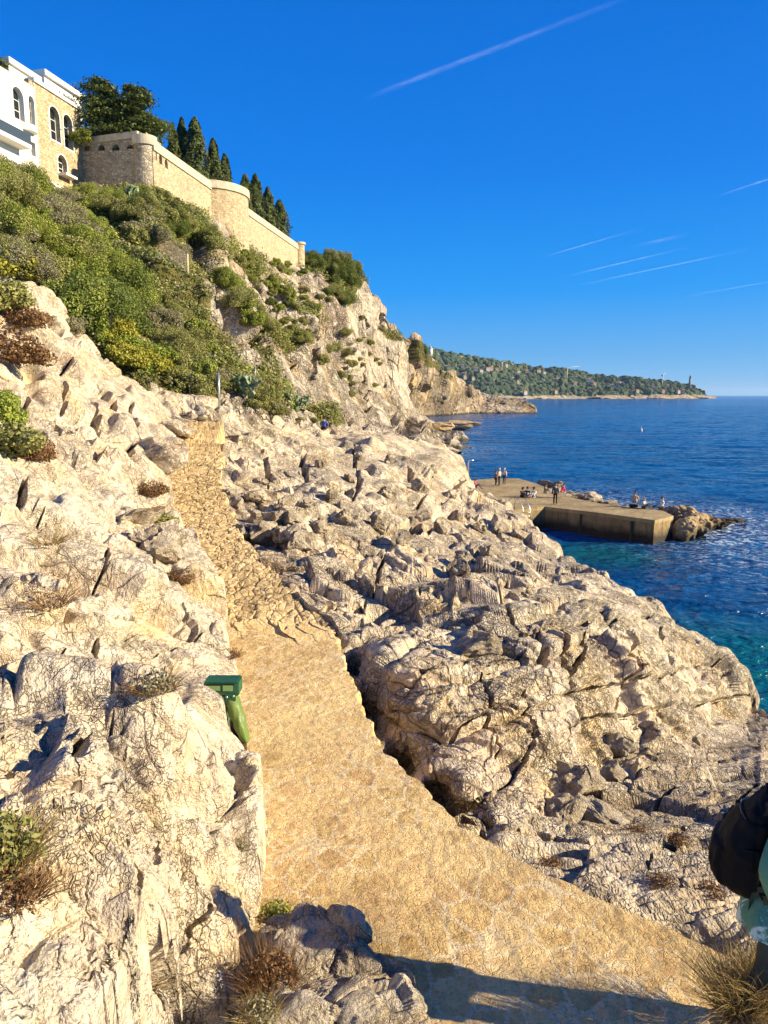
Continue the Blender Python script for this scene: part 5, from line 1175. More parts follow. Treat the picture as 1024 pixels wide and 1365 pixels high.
def cedar(px, pbase, ptop, Yd, wpx, label, seed, shift=0):
    p = V(at(px, pbase, Yd)); tz = float(at(px, ptop, Yd)[2]); zb_ = zt-1.0; h = tz-zb_; w = wpx/F_PX*Yd
    rt = empty('cedar_tree', (p.x, p.y, zb_)); tag(rt, label, 'tree', None)
    rs = np.random.default_rng(seed); Cs = []; Ns = []
    for k in range(30):
        t = .26+.72*(k/30.)**.95; rad = w*.5*(1-t)**.45*1.25+.30; a = k*2.4+rs.uniform(-.4, .4); L = rad*rs.uniform(.55, 1.1)
        cx, cy = math.cos(a)*L*.62+shift*t, math.sin(a)*L*.62; n = 420
        q = rs.normal(size=(n, 3))*np.array([L*.27+.2, L*.27+.2, .10+.01*L]); q[:, 2] -= .10*np.hypot(q[:, 0], q[:, 1]); q += np.array([cx, cy, h*t+rs.uniform(-.2, .2)])
        Cs.append(q); Ns.append(np.tile([0, 0, 1.0], (n, 1)))
    C = np.concatenate(Cs); Vv, Q = leaves(C, np.concatenate(Ns), .17, 1.8, rs, .6)
    link('crown', mesh_np('crown', Vv, Q), LM['cedar'], rt); tube('trunk', [(0, 0, 0), (shift*.3, 0, h*.5), (shift, 0, h*.92)], .28, M['bark'], rt, 8, .05)
    for k in range(10):
        t = .3+.06*k; a = k*2.4; L = w*.45*(1-t)**.5; tube('branch', [(shift*t, 0, h*t), (shift*t+math.cos(a)*L*.6, math.sin(a)*L*.6, h*t+.2), (shift*t+math.cos(a)*L, math.sin(a)*L, h*t+.1)], .09, M['bark'], rt, 6, .02)
cedar(146, 178, 105, 84.5, 68, 'dark spreading cedar left on the terrace, its top leaning left', 951, -.6)
cedar(183, 178, 113, 84.0, 56, 'rounder cedar right on the terrace, above the corner tower', 952)
p = V(at(196, 178, 84.0))
for (x, y, sz, kd, Yd, lab) in [(109, 190, 1.9, 'green', 81.5, 'round green bush growing out of the corner between villa and terrace wall'), (205, 178, 2.6, 'dark', 84.5, 'dark bush at the foot of the right cedar behind the tower')]:
    put_shrub(kd, V(at(x, y, Yd)), sz, lab, None)
# tree top above the white wing
rt = empty('pine_tree', V(at(2, 110, 75.0))); tag(rt, 'green tree top peeping over the white roof at the left edge', 'tree')
me = shrub_mesh(970, 1.3, .9, 3000, .05); me.materials.append(LM['cedar']); c_ = link('crown', me, None, rt); zz = float(at(2, 74, 75.0)[2])-rt.location.z; c_.location = (-1.5, 0, zz-2.4); c_.scale = (4, 4, 3.2)
tube('trunk', [(0, 0, -3), (-1, 0, zz-1.5)], .2, M['bark'], rt)

# ------------------------------------------------------------------ prickly pears
def pear(px, py, sc, label, seed):
    rs = random.Random(seed); p = hit(px, py)[0]; o = None; bm = bmesh.new()
    def pad(base, d, s, lv):
        m = Matrix.Translation(base+d*s*.5) @ d.to_track_quat('Z', 'Y').to_matrix().to_4x4() @ Matrix.Rotation(rs.uniform(0, 3), 4, 'Z') @ Matrix.Diagonal((s*.36, s*.07, s*.52, 1))
        bmesh.ops.create_uvsphere(bm, u_segments=10, v_segments=7, radius=1, matrix=m)
        if lv:
            for _ in range(rs.choice([1, 2, 3])):
                pad(base+d*s*.93, (d+Vector((rs.uniform(-.8, .8), rs.uniform(-.8, .8), rs.uniform(0, .4)))).normalized(), s*.85, lv-1)
    for _ in range(5): pad(Vector((rs.uniform(-.5, .5), rs.uniform(-.5, .5), 0)), Vector((rs.uniform(-.5, .5), rs.uniform(-.5, .5), 1)).normalized(), .45, 3)
    me = bpy.data.meshes.new('pads'); bm.to_mesh(me); bm.free(); o = link('prickly_pear', me, PM); o.location = p; o.scale = (sc,)*3; tag(o, label, 'cactus')
PM = simple('cactus_skin', (.20, .26, .13), .5, var=.3, vscale=3)
pear(335, 528, 1.0, 'tall prickly pear right of the grey pole', 1); pear(318, 522, .8, 'smaller prickly pear nearest the grey pole', 2); pear(400, 546, .9, 'prickly pear on the earth strip toward the person in blue', 3); pear(385, 540, .8, 'pale prickly pear left of the earth strip', 4); pear(182, 268, 1.2, 'grey agave cluster below the corner tower', 5)

# ------------------------------------------------------------------ poles
def pole(px, pb, ptop, r, label, bent=False, mat='metal', Y=None):
    p = hit(px, pb)[0] if Y is None else V(at(px, pb, Y)); h = float(at(px, ptop, p.y)[2])-p.z
    pts = [(0, 0, -.3), (0, 0, h*.5), (0, 0, h)]
    if bent: pts = [(0, 0, -.3), (0, 0, h*.85), (.03*h, 0, h*.96), (.12*h, 0, h), (.26*h, 0, h*.97)]
    o = tube('pole', pts, r, M[mat], None); o.location = p; tag(o, label, 'pole'); return o
pole(294, 541, 497, .055, 'thin pale pole above the top of the steps'); pole(253, 520, 499, .05, 'short grey post left of the thin pale pole')
pole(342, 505, 490, .05, 'small grey post high in the bushes'); pole(624, 640, 613, .06, 'bent shower pole at the landward corner of the pier', True, Y=66)

# ------------------------------------------------------------------ pier
ZP = 1.95
dk = [(600, 652), (632, 640), (660, 637.5), (692, 638), (716, 645), (740, 654), (765, 664), (800, 671), (850, 676), (884, 681), (897, 687.5), (872.5, 693.3), (800, 683.5), (726.5, 675), (668, 682), (640, 700), (600, 700)]
xy = [tuple(atz(a, b_, ZP)[:2]) for a, b_ in dk]
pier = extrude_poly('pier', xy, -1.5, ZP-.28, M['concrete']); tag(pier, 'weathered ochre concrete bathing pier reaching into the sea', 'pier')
pb_ = [tuple(atz(a, b_, ZP)[:2]) for a, b_ in dk]
c0 = np.mean(xy, 0); xo = [(x+(x-c0[0])*.004, y+(y-c0[1])*.004) for x, y in xy]
dp = extrude_poly('deck', xo, ZP-.28, ZP, pier_mat('pier_deck', (.26, .18, .075), (.48, .36, .17), False), pier)
for (a, b_) in ((775, 680.5), (843, 689.5)):      # dark vertical joints in the long face
    q = atz(a, b_, ZP); box('joint', (q[0]-.10, q[1]-.12, -.5), (q[0]+.10, q[1]+.1, ZP-.3), simple('joint_dark', (.07, .05, .025), .9), pier)
# bathing ladder with bent handrails
q = V(atz(699, 680, ZP)); lad = empty('pool_ladder', q); tag(lad, 'steel bathing ladder with bent handrails at the landward corner of the quay', 'ladder')
for s_ in (-.28, .28):
    tube('handrail', [(s_-1.0, .5, 0), (s_-.95, .45, .75), (s_-.6, .3, .95), (s_-.15, 0, .85), (s_+.1, -.35, .2), (s_+.2, -.6, -1.2)], .035, M['metal'], lad, 8)
for k in range(4): tube('rung', [(-.2, -.45-.03*k, -.1-.3*k), (.4, -.45-.03*k, -.1-.3*k)], .022, M['metal'], lad, 6)

# ------------------------------------------------------------------ people
def skin(name, joints, edges, mat, parent, sub=1, root=0, scale=1.0):
    me = bpy.data.meshes.new(name+'_tmp'); me.from_pydata([Vector(j[0])*scale for j in joints], edges, [])
    o = bpy.data.objects.new(name+'_tmp', me); COL.objects.link(o); md = o.modifiers.new('s', 'SKIN'); md.use_smooth_shade = True; md.branch_smoothing = .3
    for i, j in enumerate(joints):
        r = j[1]; r = (r, r) if not isinstance(r, tuple) else r
        me.skin_vertices[0].data[i].radius = (r[0]*scale, r[1]*scale); me.skin_vertices[0].data[i].use_root = (i == root)
    ms = o.modifiers.new('u', 'SUBSURF'); ms.levels = sub; ms.render_levels = sub
    dg = bpy.context.evaluated_depsgraph_get(); ev = o.evaluated_get(dg); out = bpy.data.meshes.new_from_object(ev); out.name = name
    bpy.data.objects.remove(o); bpy.data.meshes.remove(me); out.materials.clear()
    return link(name, out, mat, parent)
CL = {}
def cloth(c):
    if c not in CL: CL[c] = simple('cloth', c, .85, var=.15, vscale=9, bump=.006, bscale=18)
    return CL[c]
SKINM = simple('skin', (.52, .30, .20), .55); HAIRD = simple('hair_dark', (.03, .02, .015), .6); HAIRB = simple('hair_grey', (.45, .40, .34), .6); HAIRN = simple('hair_brown', (.12, .07, .035), .6)
POSES = {
 'stand': dict(pel=(0, 0, .93), ch=(0, .01, 1.25), ne=(0, .01, 1.46), he=(0, -.02, 1.63), sh=(.18, 0, 1.40), el=(.24, .03, 1.13), wr=(.22, -.05, .90), hi=(.09, 0, .90), kn=(.10, -.02, .50), an=(.10, .02, .08), to=(.12, -.16, .04)),
 'walk': dict(pel=(0, 0, .92), ch=(0, -.01, 1.24), ne=(0, -.02, 1.45), he=(0, -.05, 1.62), sh=(.18, 0, 1.39), el=(.23, .08, 1.13), wr=(.22, .0, .92), hi=(.10, 0, .89), kn=(.15, -.12, .52), an=(.18, -.12, .10), to=(.20, -.29, .06), kn2=(.14, .04, .50), an2=(.17, .20, .12), to2=(.19, .05, .03)),
 'sit': dict(pel=(0, 0, .11), ch=(0, .03, .42), ne=(0, -.02, .62), he=(0, -.07, .78), sh=(.18, .01, .57), el=(.25, -.12, .36), wr=(.12, -.34, .42), hi=(.09, -.02, .11), kn=(.13, -.40, .44), an=(.11, -.62, .07), to=(.12, -.78, .04)),
 'sit2': dict(pel=(0, 0, .11), ch=(0, .10, .41), ne=(0, .12, .62), he=(0, .10, .79), sh=(.18, .12, .57), el=(.26, .28, .36), wr=(.24, .40, .08), hi=(.09, -.02, .11), kn=(.14, -.44, .25), an=(.12, -.84, .07), to=(.14, -.93, .16)),
}
def person(label, loc, rz, pose, top, legs, hair=HAIRD, h=1.75, group=None, top_long=True, armup=False, near=False, skirt=False):
    rt = empty('person', loc, rz); tag(rt, label, 'person', group); k = h/1.75; P = dict(POSES[pose])
    if armup: P['elL'] = (.34, -.1, P['sh'][2]+.12); P['wrL'] = (.46, -.12, P['sh'][2]+.38)
    def mir(a): return (-a[0], a[1], a[2])
    g = lambda n, s_: (P.get(n+'2', P[n]) if s_ < 0 else P[n])
    J = []; E = []
    def add(p, r, par=None): J.append((p, r)); (E.append((par, len(J)-1)) if par is not None else None); return len(J)-1
    pel = add(P['pel'], (.135, .10)); ch0 = add(tuple((a+b_)/2 for a, b_ in zip(P['pel'], P['ch'])), (.12, .09), pel); ch = add(P['ch'], (.15, .10), ch0); ne = add(P['ne'], .052, ch); hb = add(tuple(a*.55+b_*.45 for a, b_ in zip(P['ne'], P['he'])), .055, ne)
    he = add(P['he'], (.078, .092), hb); ht = add((P['he'][0], P['he'][1]+.01, P['he'][2]+.085), (.055, .065), he)
    ns = add((P['he'][0], P['he'][1]-.095, P['he'][2]-.015), .014, he)
    for s_ in (1, -1):
        el_, wr_ = (P.get('elL', P['el']), P.get('wrL', P['wr'])) if s_ > 0 else (P['el'], P['wr'])
        f = (lambda a: a) if s_ > 0 else mir
        sh = add(f(P['sh']), .062, ch); el = add(f(el_), .042, sh); wr = add(f(wr_), .028, el)
        d = Vector(f(wr_))-Vector(f(el_)); d.normalize(); hd = add(tuple(Vector(f(wr_))+d*.07), (.040, .018), wr)
        if near:
            sd = d.orthogonal().normalized()
            for q in range(4):
                o1 = Vector(f(wr_))+d*.09+sd*(q-1.5)*.021; L = (.038, .045, .042, .032)[q]; a1 = add(tuple(o1+d*L*.6), .0095, hd); a2 = add(tuple(o1+d*L*1.3+d.cross(sd)*.012), .0085, a1); add(tuple(o1+d*L*1.8+d.cross(sd)*.03), .0075, a2)
            t1 = add(tuple(Vector(f(wr_))+d*.05+sd*.045), .011, hd); add(tuple(Vector(f(wr_))+d*.085+sd*.062), .0095, t1)
        hi = add(f(g('hi', s_)), .085, pel); kn = add(f(g('kn', s_)), .058, hi); an = add(f(g('an', s_)), .038, kn); add(f(g('to', s_)), (.04, .03), an)
    skin('body', J, E, SKINM, rt, 1, 0, k)
    # clothes
    J = []; E = []
    pel = add(tuple(Vector(P['pel'])+Vector((0, 0, .0 if not top_long else -.03))), (.155, .12)); ch0 = add(tuple((a+b_)/2 for a, b_ in zip(P['pel'], P['ch'])), (.145, .11), pel); ch = add(P['ch'], (.17, .12), ch0); add(tuple((Vector(P['ne'])*.6+Vector(P['ch'])*.4)), .07, ch)
    for s_ in (1, -1):
        el_, wr_ = (P.get('elL', P['el']), P.get('wrL', P['wr'])) if s_ > 0 else (P['el'], P['wr'])
        f = (lambda a: a) if s_ > 0 else mir; sh = add(f(P['sh']), .078, ch); el = add(f(el_), .058, sh); add(tuple(Vector(f(wr_))*.9+Vector(f(el_))*.1), .042, el)
    skin('jacket', J, E, cloth(top), rt, 1, 0, k)
    J = []; E = []; pel = add(P['pel'], (.150, .115))
    for s_ in (1, -1):
        f = (lambda a: a) if s_ > 0 else mir; hi = add(f(g('hi', s_)), .092, pel); kn = add(f(g('kn', s_)), .066, hi); add(tuple(Vector(f(g('an', s_)))*.95+Vector(f(g('kn', s_)))*.05), .056, kn)
    skin('trousers', J, E, cloth(legs), rt, 1, 0, k)
    for s_ in (1, -1):
        f = (lambda a: a) if s_ > 0 else mir; a_ = Vector(f(g('an', s_))); t_ = Vector(f(g('to', s_)))
        skin('shoe', [(tuple(a_), .046), (tuple(a_*.6+t_*.4-Vector((0, 0, .0))), (.048, .04)), (tuple(t_), (.045, .032))], [(0, 1), (1, 2)], cloth((.06, .05, .045)), rt, 1, 0, k)
    hh = Vector(P['he']); skin('hair', [(tuple(hh+Vector((0, .02, .05))), (.088, .098)), (tuple(hh+Vector((0, .045, -.03))), (.078, .06)), (tuple(hh+Vector((0, .0, .09))), (.06, .075))], [(0, 1), (0, 2)], hair, rt, 1, 0, k)
    return rt
def on_pier(px, py, z=ZP): return V(atz(px, py, z))
G_ = 'people on the pier'
person('person in a magenta top sitting at the landward edge of the pier', on_pier(633, 655)+Vector((0, 0, .3)), 1.2, 'sit', (.55, .06, .20), (.08, .08, .12), HAIRN, group=G_)
person('standing person in a dark tan jacket, left of the two in pale tops', on_pier(661, 648.5), 2.2, 'walk', (.22, .14, .09), (.03, .03, .04), HAIRN, 1.62, G_)
person('person in a cream jacket standing in the middle of the three on the pier', on_pier(665.5, 647.5), -2.2, 'stand', (.62, .52, .36), (.05, .05, .07), HAIRB, 1.78, G_)
person('person in a white jacket and black trousers, rightmost of the standing three', on_pier(672, 646), 2.6, 'stand', (.70, .66, .60), (.03, .03, .05), HAIRB, 1.72, G_)
person('person all in black sitting leftmost of the seated group', on_pier(696, 663), .6, 'sit', (.03, .03, .035), (.03, .03, .04), HAIRD, group=G_)
person('person with dark curly hair and light trousers sitting second in the group', on_pier(703, 662.5), -.4, 'sit', (.04, .045, .06), (.55, .52, .48), HAIRD, group=G_)
person('person in a white shirt sitting third in the group', on_pier(712, 663), -.9, 'sit', (.72, .70, .66), (.40, .38, .36), HAIRD, group=G_)
person('person in an olive jacket sitting on the rocks behind the dark standing man', on_pier(727, 662)+Vector((0, 0, .3)), .9, 'sit', (.14, .12, .06), (.45, .40, .33), HAIRN, group=G_)
person('tall person in a dark blue jacket standing alone on the pier', on_pier(740, 673), 2.9, 'stand', (.05, .07, .10), (.015, .015, .02), HAIRN, 1.82, G_)
person('person in a red pink top sitting on the rocks right of the dark standing man', on_pier(753, 664)+Vector((0, 0, .4)), 1.5, 'sit2', (.60, .04, .12), (.35, .30, .25), HAIRN, group=G_)
person('person in a tan top sitting upright behind the black bag near the pier end', on_pier(846, 676)+Vector((0, 0, .35)), 2.5, 'sit', (.42, .32, .22), (.30, .24, .18), HAIRN, 1.8, G_)
person('person in a pale grey jacket crouched at the pier end', on_pier(858, 678), .8, 'sit', (.50, .47, .42), (.10, .09, .08), HAIRB, group=G_)
person('person in white raising an arm at the pier end', on_pier(881, 678), -1.4, 'sit2', (.66, .62, .56), (.06, .05, .05), HAIRD, group=G_, armup=True)
bg_ = skin('bag', [((0, 0, .16), (.34, .17)), ((.45, 0, .2), (.30, .18)), ((.8, .05, .14), (.2, .13))], [(0, 1), (1, 2)], cloth((.02, .02, .022)), None, 2); bg_.location = on_pier(838, 677); tag(bg_, 'black beach bag beside the person in tan near the pier end', 'bag')
pb = hit(434, 572)[0]
person('person in a blue jacket sitting on the rocks at the end of the earth strip', pb+Vector((0, 0, .1)), 2.6, 'sit', (.08, .10, .42), (.03, .03, .03), HAIRD, 1.8)

# ------------------------------------------------------------------ the walker at the right edge, with a black rucksack
WX, WY, WZ = 2.175, 3.68, H-3.60
GREEN = cloth((.06, .16, .11))
def tiedye():
    m, nt, b = newmat('green_tiedye'); s = NT(nt); co = s.N.new('ShaderNodeTexCoord').outputs['Object']
    n = s.noise(co, 5, 5, .7, 1.2); v = s.N.new('ShaderNodeSeparateXYZ'); s.put(co, v.inputs[0])
    f = s.math('ADD', n, s.maprange(v.outputs[2], 1.25, .70, -.25, .05)); col = s.mix(s.maprange(f, .50, .56), s.mix(s.maprange(s.noise(co, 3, 4), .4, .6), (.06, .22, .17), (.15, .30, .16)), (.62, .75, .64))
    s.L.new(col, b.inputs['Base Color']); b.inputs['Roughness'].default_value = .85; s.L.new(s.bump(s.noise(co, 7, 4, .6, .6), .04), b.inputs['Normal']); return m
wk = person('walker in green and white dyed shirt with black rucksack, at the right edge', (WX, WY, WZ), math.radians(63), 'walk', (.05, .14, .10), (.06, .07, .05), HAIRN, 1.78, near=True)
gm_ = tiedye()
for c in list(wk.children):
    if c.name.startswith('jacket'): c.data.materials.clear(); c.data.materials.append(gm_)
# loose hem of the shirt
nseg, nz_ = 40, 26; vs = []
for j in range(nz_):
    t = j/(nz_-1); z = .98-.26*t
    for i in range(nseg):
        a = 2*math.pi*i/nseg; fold = 1+.07*t*math.sin(a*5+.6)+.04*t*math.sin(a*9+2+t*2); r = (.115+.10*t**.5)*fold
        vs.append((r*1.05*math.cos(a), r*.85*math.sin(a)+.02, z+.015*math.sin(a*3)*t))
qs = [(j*nseg+i, j*nseg+(i+1) % nseg, (j+1)*nseg+(i+1) % nseg, (j+1)*nseg+i) for j in range(nz_-1) for i in range(nseg)]
dm = mesh_np('shirt_hem', np.array(vs), np.array(qs), smooth=True); link('shirt_hem', dm, gm_, wk)
BLK = simple('black_nylon', (.004, .004, .0045), .75, bump=.02, bscale=7, spec=.2)
prof_ = [(1.475, .08, .11, .06), (1.45, .05, .14, .10), (1.40, .04, .18, .14), (1.33, .04, .235, .165), (1.24, .05, .29, .18), (1.15, .06, .335, .185), (1.06, .07, .345, .18), (.98, .08, .325, .17), (.92, .10, .29, .14), (.88, .13, .25, .10), (.865, .15, .20, .05)]
zz_ = np.linspace(prof_[0][0], prof_[-1][0], 90); pr_ = np.array(prof_)[::-1]; fr_ = np.interp(zz_, pr_[:, 0], pr_[:, 1]); bk_ = np.interp(zz_, pr_[:, 0], pr_[:, 2]); wd_ = np.interp(zz_, pr_[:, 0], pr_[:, 3])
aa_ = np.linspace(0, 2*math.pi, 97)[:-1]; ca_, sa_ = np.cos(aa_), np.sin(aa_); sup = lambda v: np.sign(v)*np.abs(v)**.72
Xr = wd_[:, None]*sup(ca_)[None]; Yr = ((fr_+bk_)/2)[:, None]+((bk_-fr_)/2)[:, None]*sup(sa_)[None]; Zr = np.repeat(zz_[:, None], 96, 1); Pn = np.stack([Xr, Yr, Zr], -1)
cen_ = np.stack([0*zz_, (fr_+bk_)/2, zz_], -1)[:, None]; nd_ = Pn-cen_; nd_ /= np.linalg.norm(nd_, axis=-1, keepdims=True)+1e-6; Pf = Pn.reshape(-1, 3)
fold = .016*perlin(Pf*np.array([9, 9, 3.]), 5)+.030*(.35-np.abs(perlin(Pf*np.array([7, 7, 4.])+perlin(Pf*5, 2)[:, None]*.6, 9)))+.008*(.3-np.abs(perlin(Pf*np.array([22, 22, 12.]), 11)))
pocket = .022*sstep(.0, .012, .14-np.abs(Pf[:, 0]))*sstep(0, .015, 1.18-Pf[:, 2])*sstep(0, .015, Pf[:, 2]-.94)*(Pf[:, 1] > .25)
seam = -.010*np.exp(-((Pf[:, 1]-(.14+.25*(1.475-Pf[:, 2])*0))/.008)**2)-.010*np.exp(-((Pf[:, 2]-1.36)/.008)**2)
Pf = Pf+nd_.reshape(-1, 3)*(fold+pocket+seam)[:, None]; Pg = Pf.reshape(90, 96, 3); Pg = np.concatenate([Pg, Pg[:, :1]], 1)
top_ = np.repeat(Pg[:1].mean(1, keepdims=True), 97, 1)+np.array([0, 0, .012]); bot_ = np.repeat(Pg[-1:].mean(1, keepdims=True), 97, 1)-np.array([0, 0, .008]); Pg = np.concatenate([top_, Pg, bot_], 0)
bme = mesh_np('rucksack', Pg.reshape(-1, 3), grid_quads(92, 97)[:, ::-1], smooth=True); bp_ = link('rucksack', bme, BLK, wk)
tube('haul_loop', [(-.03, .10, 1.46), (-.02, .11, 1.51), (.02, .11, 1.51), (.03, .10, 1.46)], .009, BLK, bp_, 6)
tube('zip', [(-.12, .20, 1.355), (-.06, .222, 1.36), (0, .23, 1.362), (.06, .222, 1.36), (.12, .20, 1.355)], .006, simple('zip_metal', (.06, .06, .06), .4, metal=.5), bp_, 6)
for s_ in (-1, 1): tube('side_strap', [(s_*.178, .10, 1.22), (s_*.182, .17, 1.215), (s_*.17, .26, 1.20)], .008, BLK, bp_, 6)
for s_ in (-1, 1): tube('strap', [(s_*.09, .16, 1.30), (s_*.11, .08, 1.37), (s_*.12, -.05, 1.35), (s_*.12, -.13, 1.22), (s_*.14, -.10, 1.08), (s_*.15, .10, .95)], .022, BLK, bp_, 8)

# ------------------------------------------------------------------ green litter bag holder beside the path
bpz = V(at(294, 922, 7.35)); gz = H-3.62
bn = empty('litter_bin', (bpz.x+.04, bpz.y, gz)); tag(bn, 'green litter bag holder with a sagging olive bag beside the path', 'litter bin')
GP = simple('green_paint', (.010, .085, .035), .45, spec=.5, var=.25, vscale=9); GL = simple('olive_bag', (.115, .17, .030), .45, spec=.5, bump=.02, bscale=11); GL2 = simple('faded_panel', (.22, .33, .12), .6)
hz = bpz.z-gz+.14
bx = box('hood', (-.19, -.10, hz-.15), (.17, .12, hz), GP, bn, .012)
box('label_plate', (-.165, -.108, hz-.085), (-.02, -.101, hz-.035), GL2, bx); box('label_plate', (.01, -.108, hz-.09), (.11, -.101, hz-.03), GL2, bx)
box('opening', (-.15, -.105, hz-.028), (.13, -.1005, hz-.010), simple('slot_dark', (.01, .02, .012), .8), bx)
rg_ = tube('bag_ring', [(.13*math.cos(a)+.02, .10*math.sin(a), hz-.15) for a in [2*math.pi*k/20 for k in range(21)]], .012, GP, bn)
box('bracket', (.03, -.12, hz-.26), (.14, -.095, hz-.12), GP, bn, .006); tube('post', [(.0, .10, -.1), (0, .10, hz-.1)], .025, GP, bn)
for (a, b_) in ((.05, hz-.15), (.12, hz-.14), (.11, hz-.24)):
    m_ = tube('bolt', [(a, -.125, b_), (a, -.112, b_)], .012, M['metal'], bn, 8)
bgm = skin('bag', [((.06, -.03, hz-.14), (.11, .09)), ((.11, -.05, hz-.28), (.088, .078)), ((.16, -.08, hz-.42), (.08, .072)), ((.215, -.11, hz-.58), (.066, .062)), ((.25, -.13, hz-.66), (.03, .03))], [(0, 1), (1, 2), (2, 3), (3, 4)], GL, bn, 3)
me = bgm.data; co_ = np.empty(len(me.vertices)*3, np.float32); me.vertices.foreach_get('co', co_); Pn = co_.reshape(-1, 3); nr_ = np.empty_like(co_); me.vertices.foreach_get('normal', nr_); Pn = Pn+nr_.reshape(-1, 3)*(.016*perlin(Pn*np.array([22, 22, 5]), 8))[:, None]; me.vertices.foreach_set('co', Pn.ravel()); me.update()

# ------------------------------------------------------------------ far headland
HD = Depth([(540, 535, 2350), (540, 455, 2500), (700, 531, 2300), (700, 488, 2800), (800, 531, 2450), (800, 502, 2800), (900, 531, 2550), (900, 508, 2700), (950, 530, 2650), (940, 522, 2680), (620, 500, 2500), (650, 531, 2250)])
hd_top = [(540, 452), (560, 462), (580, 467), (600, 470.5), (625, 476), (650, 479), (680, 484), (700, 487), (730, 492.5), (760, 496), (790, 500), (820, 503), (850, 506), (880, 508.5), (905, 512), (920, 515.5), (932, 519.5), (938, 524), (946, 527.5), (960, 529)]
hd_bot = [(540, 534), (700, 531.6), (960, 531.2)]
M['headland_rock'] = rock_mat('headland_rock', 40.0, base=((.30, .24, .16), (.50, .42, .31)), ochre=.5)
def headland():
    nc, nr = 760, 150; px = np.linspace(540, 955, nc); v = np.linspace(0, 1, nr)[:, None]
    b0 = curve(hd_bot, px)[None]; t0 = curve(hd_top, px)[None]; PX = np.repeat(px[None], nr, 0); PY = b0+(t0-b0)*v
    G = at(PX, PY, HD(PX, PY)); back = []
    for k in range(1, 12): R = G[-1].copy(); R[:, 1] += 45*k; R[:, 2] -= (k/11)**2*(R[:, 2]+6); back.append(R)
    G = np.concatenate([G, np.array(back)], 0)
    me = finish_grid('headland', G, lambda P, N, sp: 12*fbm(P/160, 3, 61)*sstep(0, 30, P[:, 2])+rock_disp(P, N, sp, size=30, amp=.3, seed=62), sm=1, zfloor=-4)
    tag(link('headland', me, M['headland_rock']), kind='structure')
    # forest canopy: a crown per cell
    W = PATCH['headland']['W']; nr2 = W.shape[0]; G2 = W.copy(); P = G2.reshape(-1, 3).astype(np.float32)
    F1, F2, R, O = worley(P*np.array([1/15., 1/24., 1/15.], np.float32), 63); r01 = _r01(R, 3)
    clear = sstep(.05, .25, fbm(P/np.array([90, 160, 40], np.float32), 3, 66)+.5*sstep(4, 22, P[:, 2])-.02)
    cliffs = sstep(3, 15, P[:, 2]+8*fbm(P/50, 3, 67))
    up = (np.sqrt(np.clip(1-(F1*1.15)**2, 0, 1))*(6+8*r01)-3.0+2.2*perlin(P/4.0, 64))*cliffs*(.35+.65*clear)-(1-cliffs)*8-(1-clear)*3.5
    P2 = P.copy(); P2[:, 2] += up; P2[:, 1] -= .6*np.clip(up, 0, 20); P2[:, 0] += .15*up
    me = mesh_np('forest', P2, grid_quads(nr2, nc)[::1])
    if me.polygons[len(me.polygons)//2].normal.y > 0: me.flip_normals()
    m, nt, b = newmat('far_forest'); s = NT(nt); co = s.N.new('ShaderNodeTexCoord').outputs['Object']
    c = s.vor(s.mapping(co, (1/15., 1/24., 1/15.)), 1.0, 'F1', 'Color'); sv = s.N.new('ShaderNodeSeparateColor'); s.put(c, sv.inputs[0])
    col = s.mix(sv.outputs[0], (.022, .046, .020), (.075, .105, .035)); col = s.mix(s.maprange(s.noise(co, .012, 4), .5, .65, 0, .5), col, (.12, .13, .05))
    s.L.new(col, b.inputs['Base Color']); b.inputs['Roughness'].default_value = .9; s.L.new(s.bump(s.noise(co, .25, 5, .7), 3.0), b.inputs['Normal'])
    tag(link('forest', me, m), 'dark green woods covering the far headland', 'forest', kind='stuff')
    return P2
FC = headland()
zc = FC[:, 1]*CP-(FC[:, 2]-H)*SP; FX = 512+F_PX*FC[:, 0]/zc; FY = 682.5-F_PX*(FC[:, 1]*SP+(FC[:, 2]-H)*CP)/zc
def fhit(px, py): i = np.where(np.hypot(FX-px, FY-py) < 2.5)[0]; i = i if len(i) else [np.argmin(np.hypot(FX-px, FY-py))]; return V(FC[i[np.argmin(FC[i, 1])]])
RT = simple('terracotta', (.45, .20, .10), .8); HW = [simple('house_cream', (.42, .36, .26), .8), simple('house_white', (.50, .48, .44), .8), simple('house_pink', (.42, .28, .20), .8)]
for i, (x, y, w) in enumerate([(600, 487, 16), (618, 486, 14), (624, 489, 14), (636, 491, 18), (640, 493, 14), (617, 497, 16), (618, 501, 12), (650, 490, 14), (656, 491, 20), (661, 490, 14), (675, 485, 12), (700, 495, 14), (719, 493, 18), (724, 495, 12), (617, 514, 22), (628, 503, 10), (690, 507, 10), (742, 505, 16), (765, 509, 14), (786, 506, 20), (792, 510, 14), (823, 510, 16), (815, 512, 12), (845, 514, 12), (850, 519, 14), (870, 514, 16), (882, 519, 12), (890, 512, 10), (905, 520, 12), (912, 522, 14), (740, 520, 12), (700, 521, 14)]):
    w *= .8; p = fhit(x, y)+Vector((0, -5, -1.5)); hh = rnd.uniform(4, 6.5); rt = empty('house', p, rnd.uniform(-.4, .4)); tag(rt, 'pale tiled house in the woods of the far headland', 'house', 'houses on the far headland')
    box('wall', (-w/2, -5, -6), (w/2, 5, hh), HW[i % 3], rt)
    me = bpy.data.meshes.new('roof'); a, b_ = w/2+.8, 5.8; me.from_pydata([(-a, -b_, hh), (a, -b_, hh), (a, b_, hh), (-a, b_, hh), (-a*.6, 0, hh+2.4), (a*.6, 0, hh+2.4)], [], [(0, 1, 5, 4), (1, 2, 5), (2, 3, 4, 5), (3, 0, 4), (3, 2, 1, 0)]); link('roof', me, RT, rt)
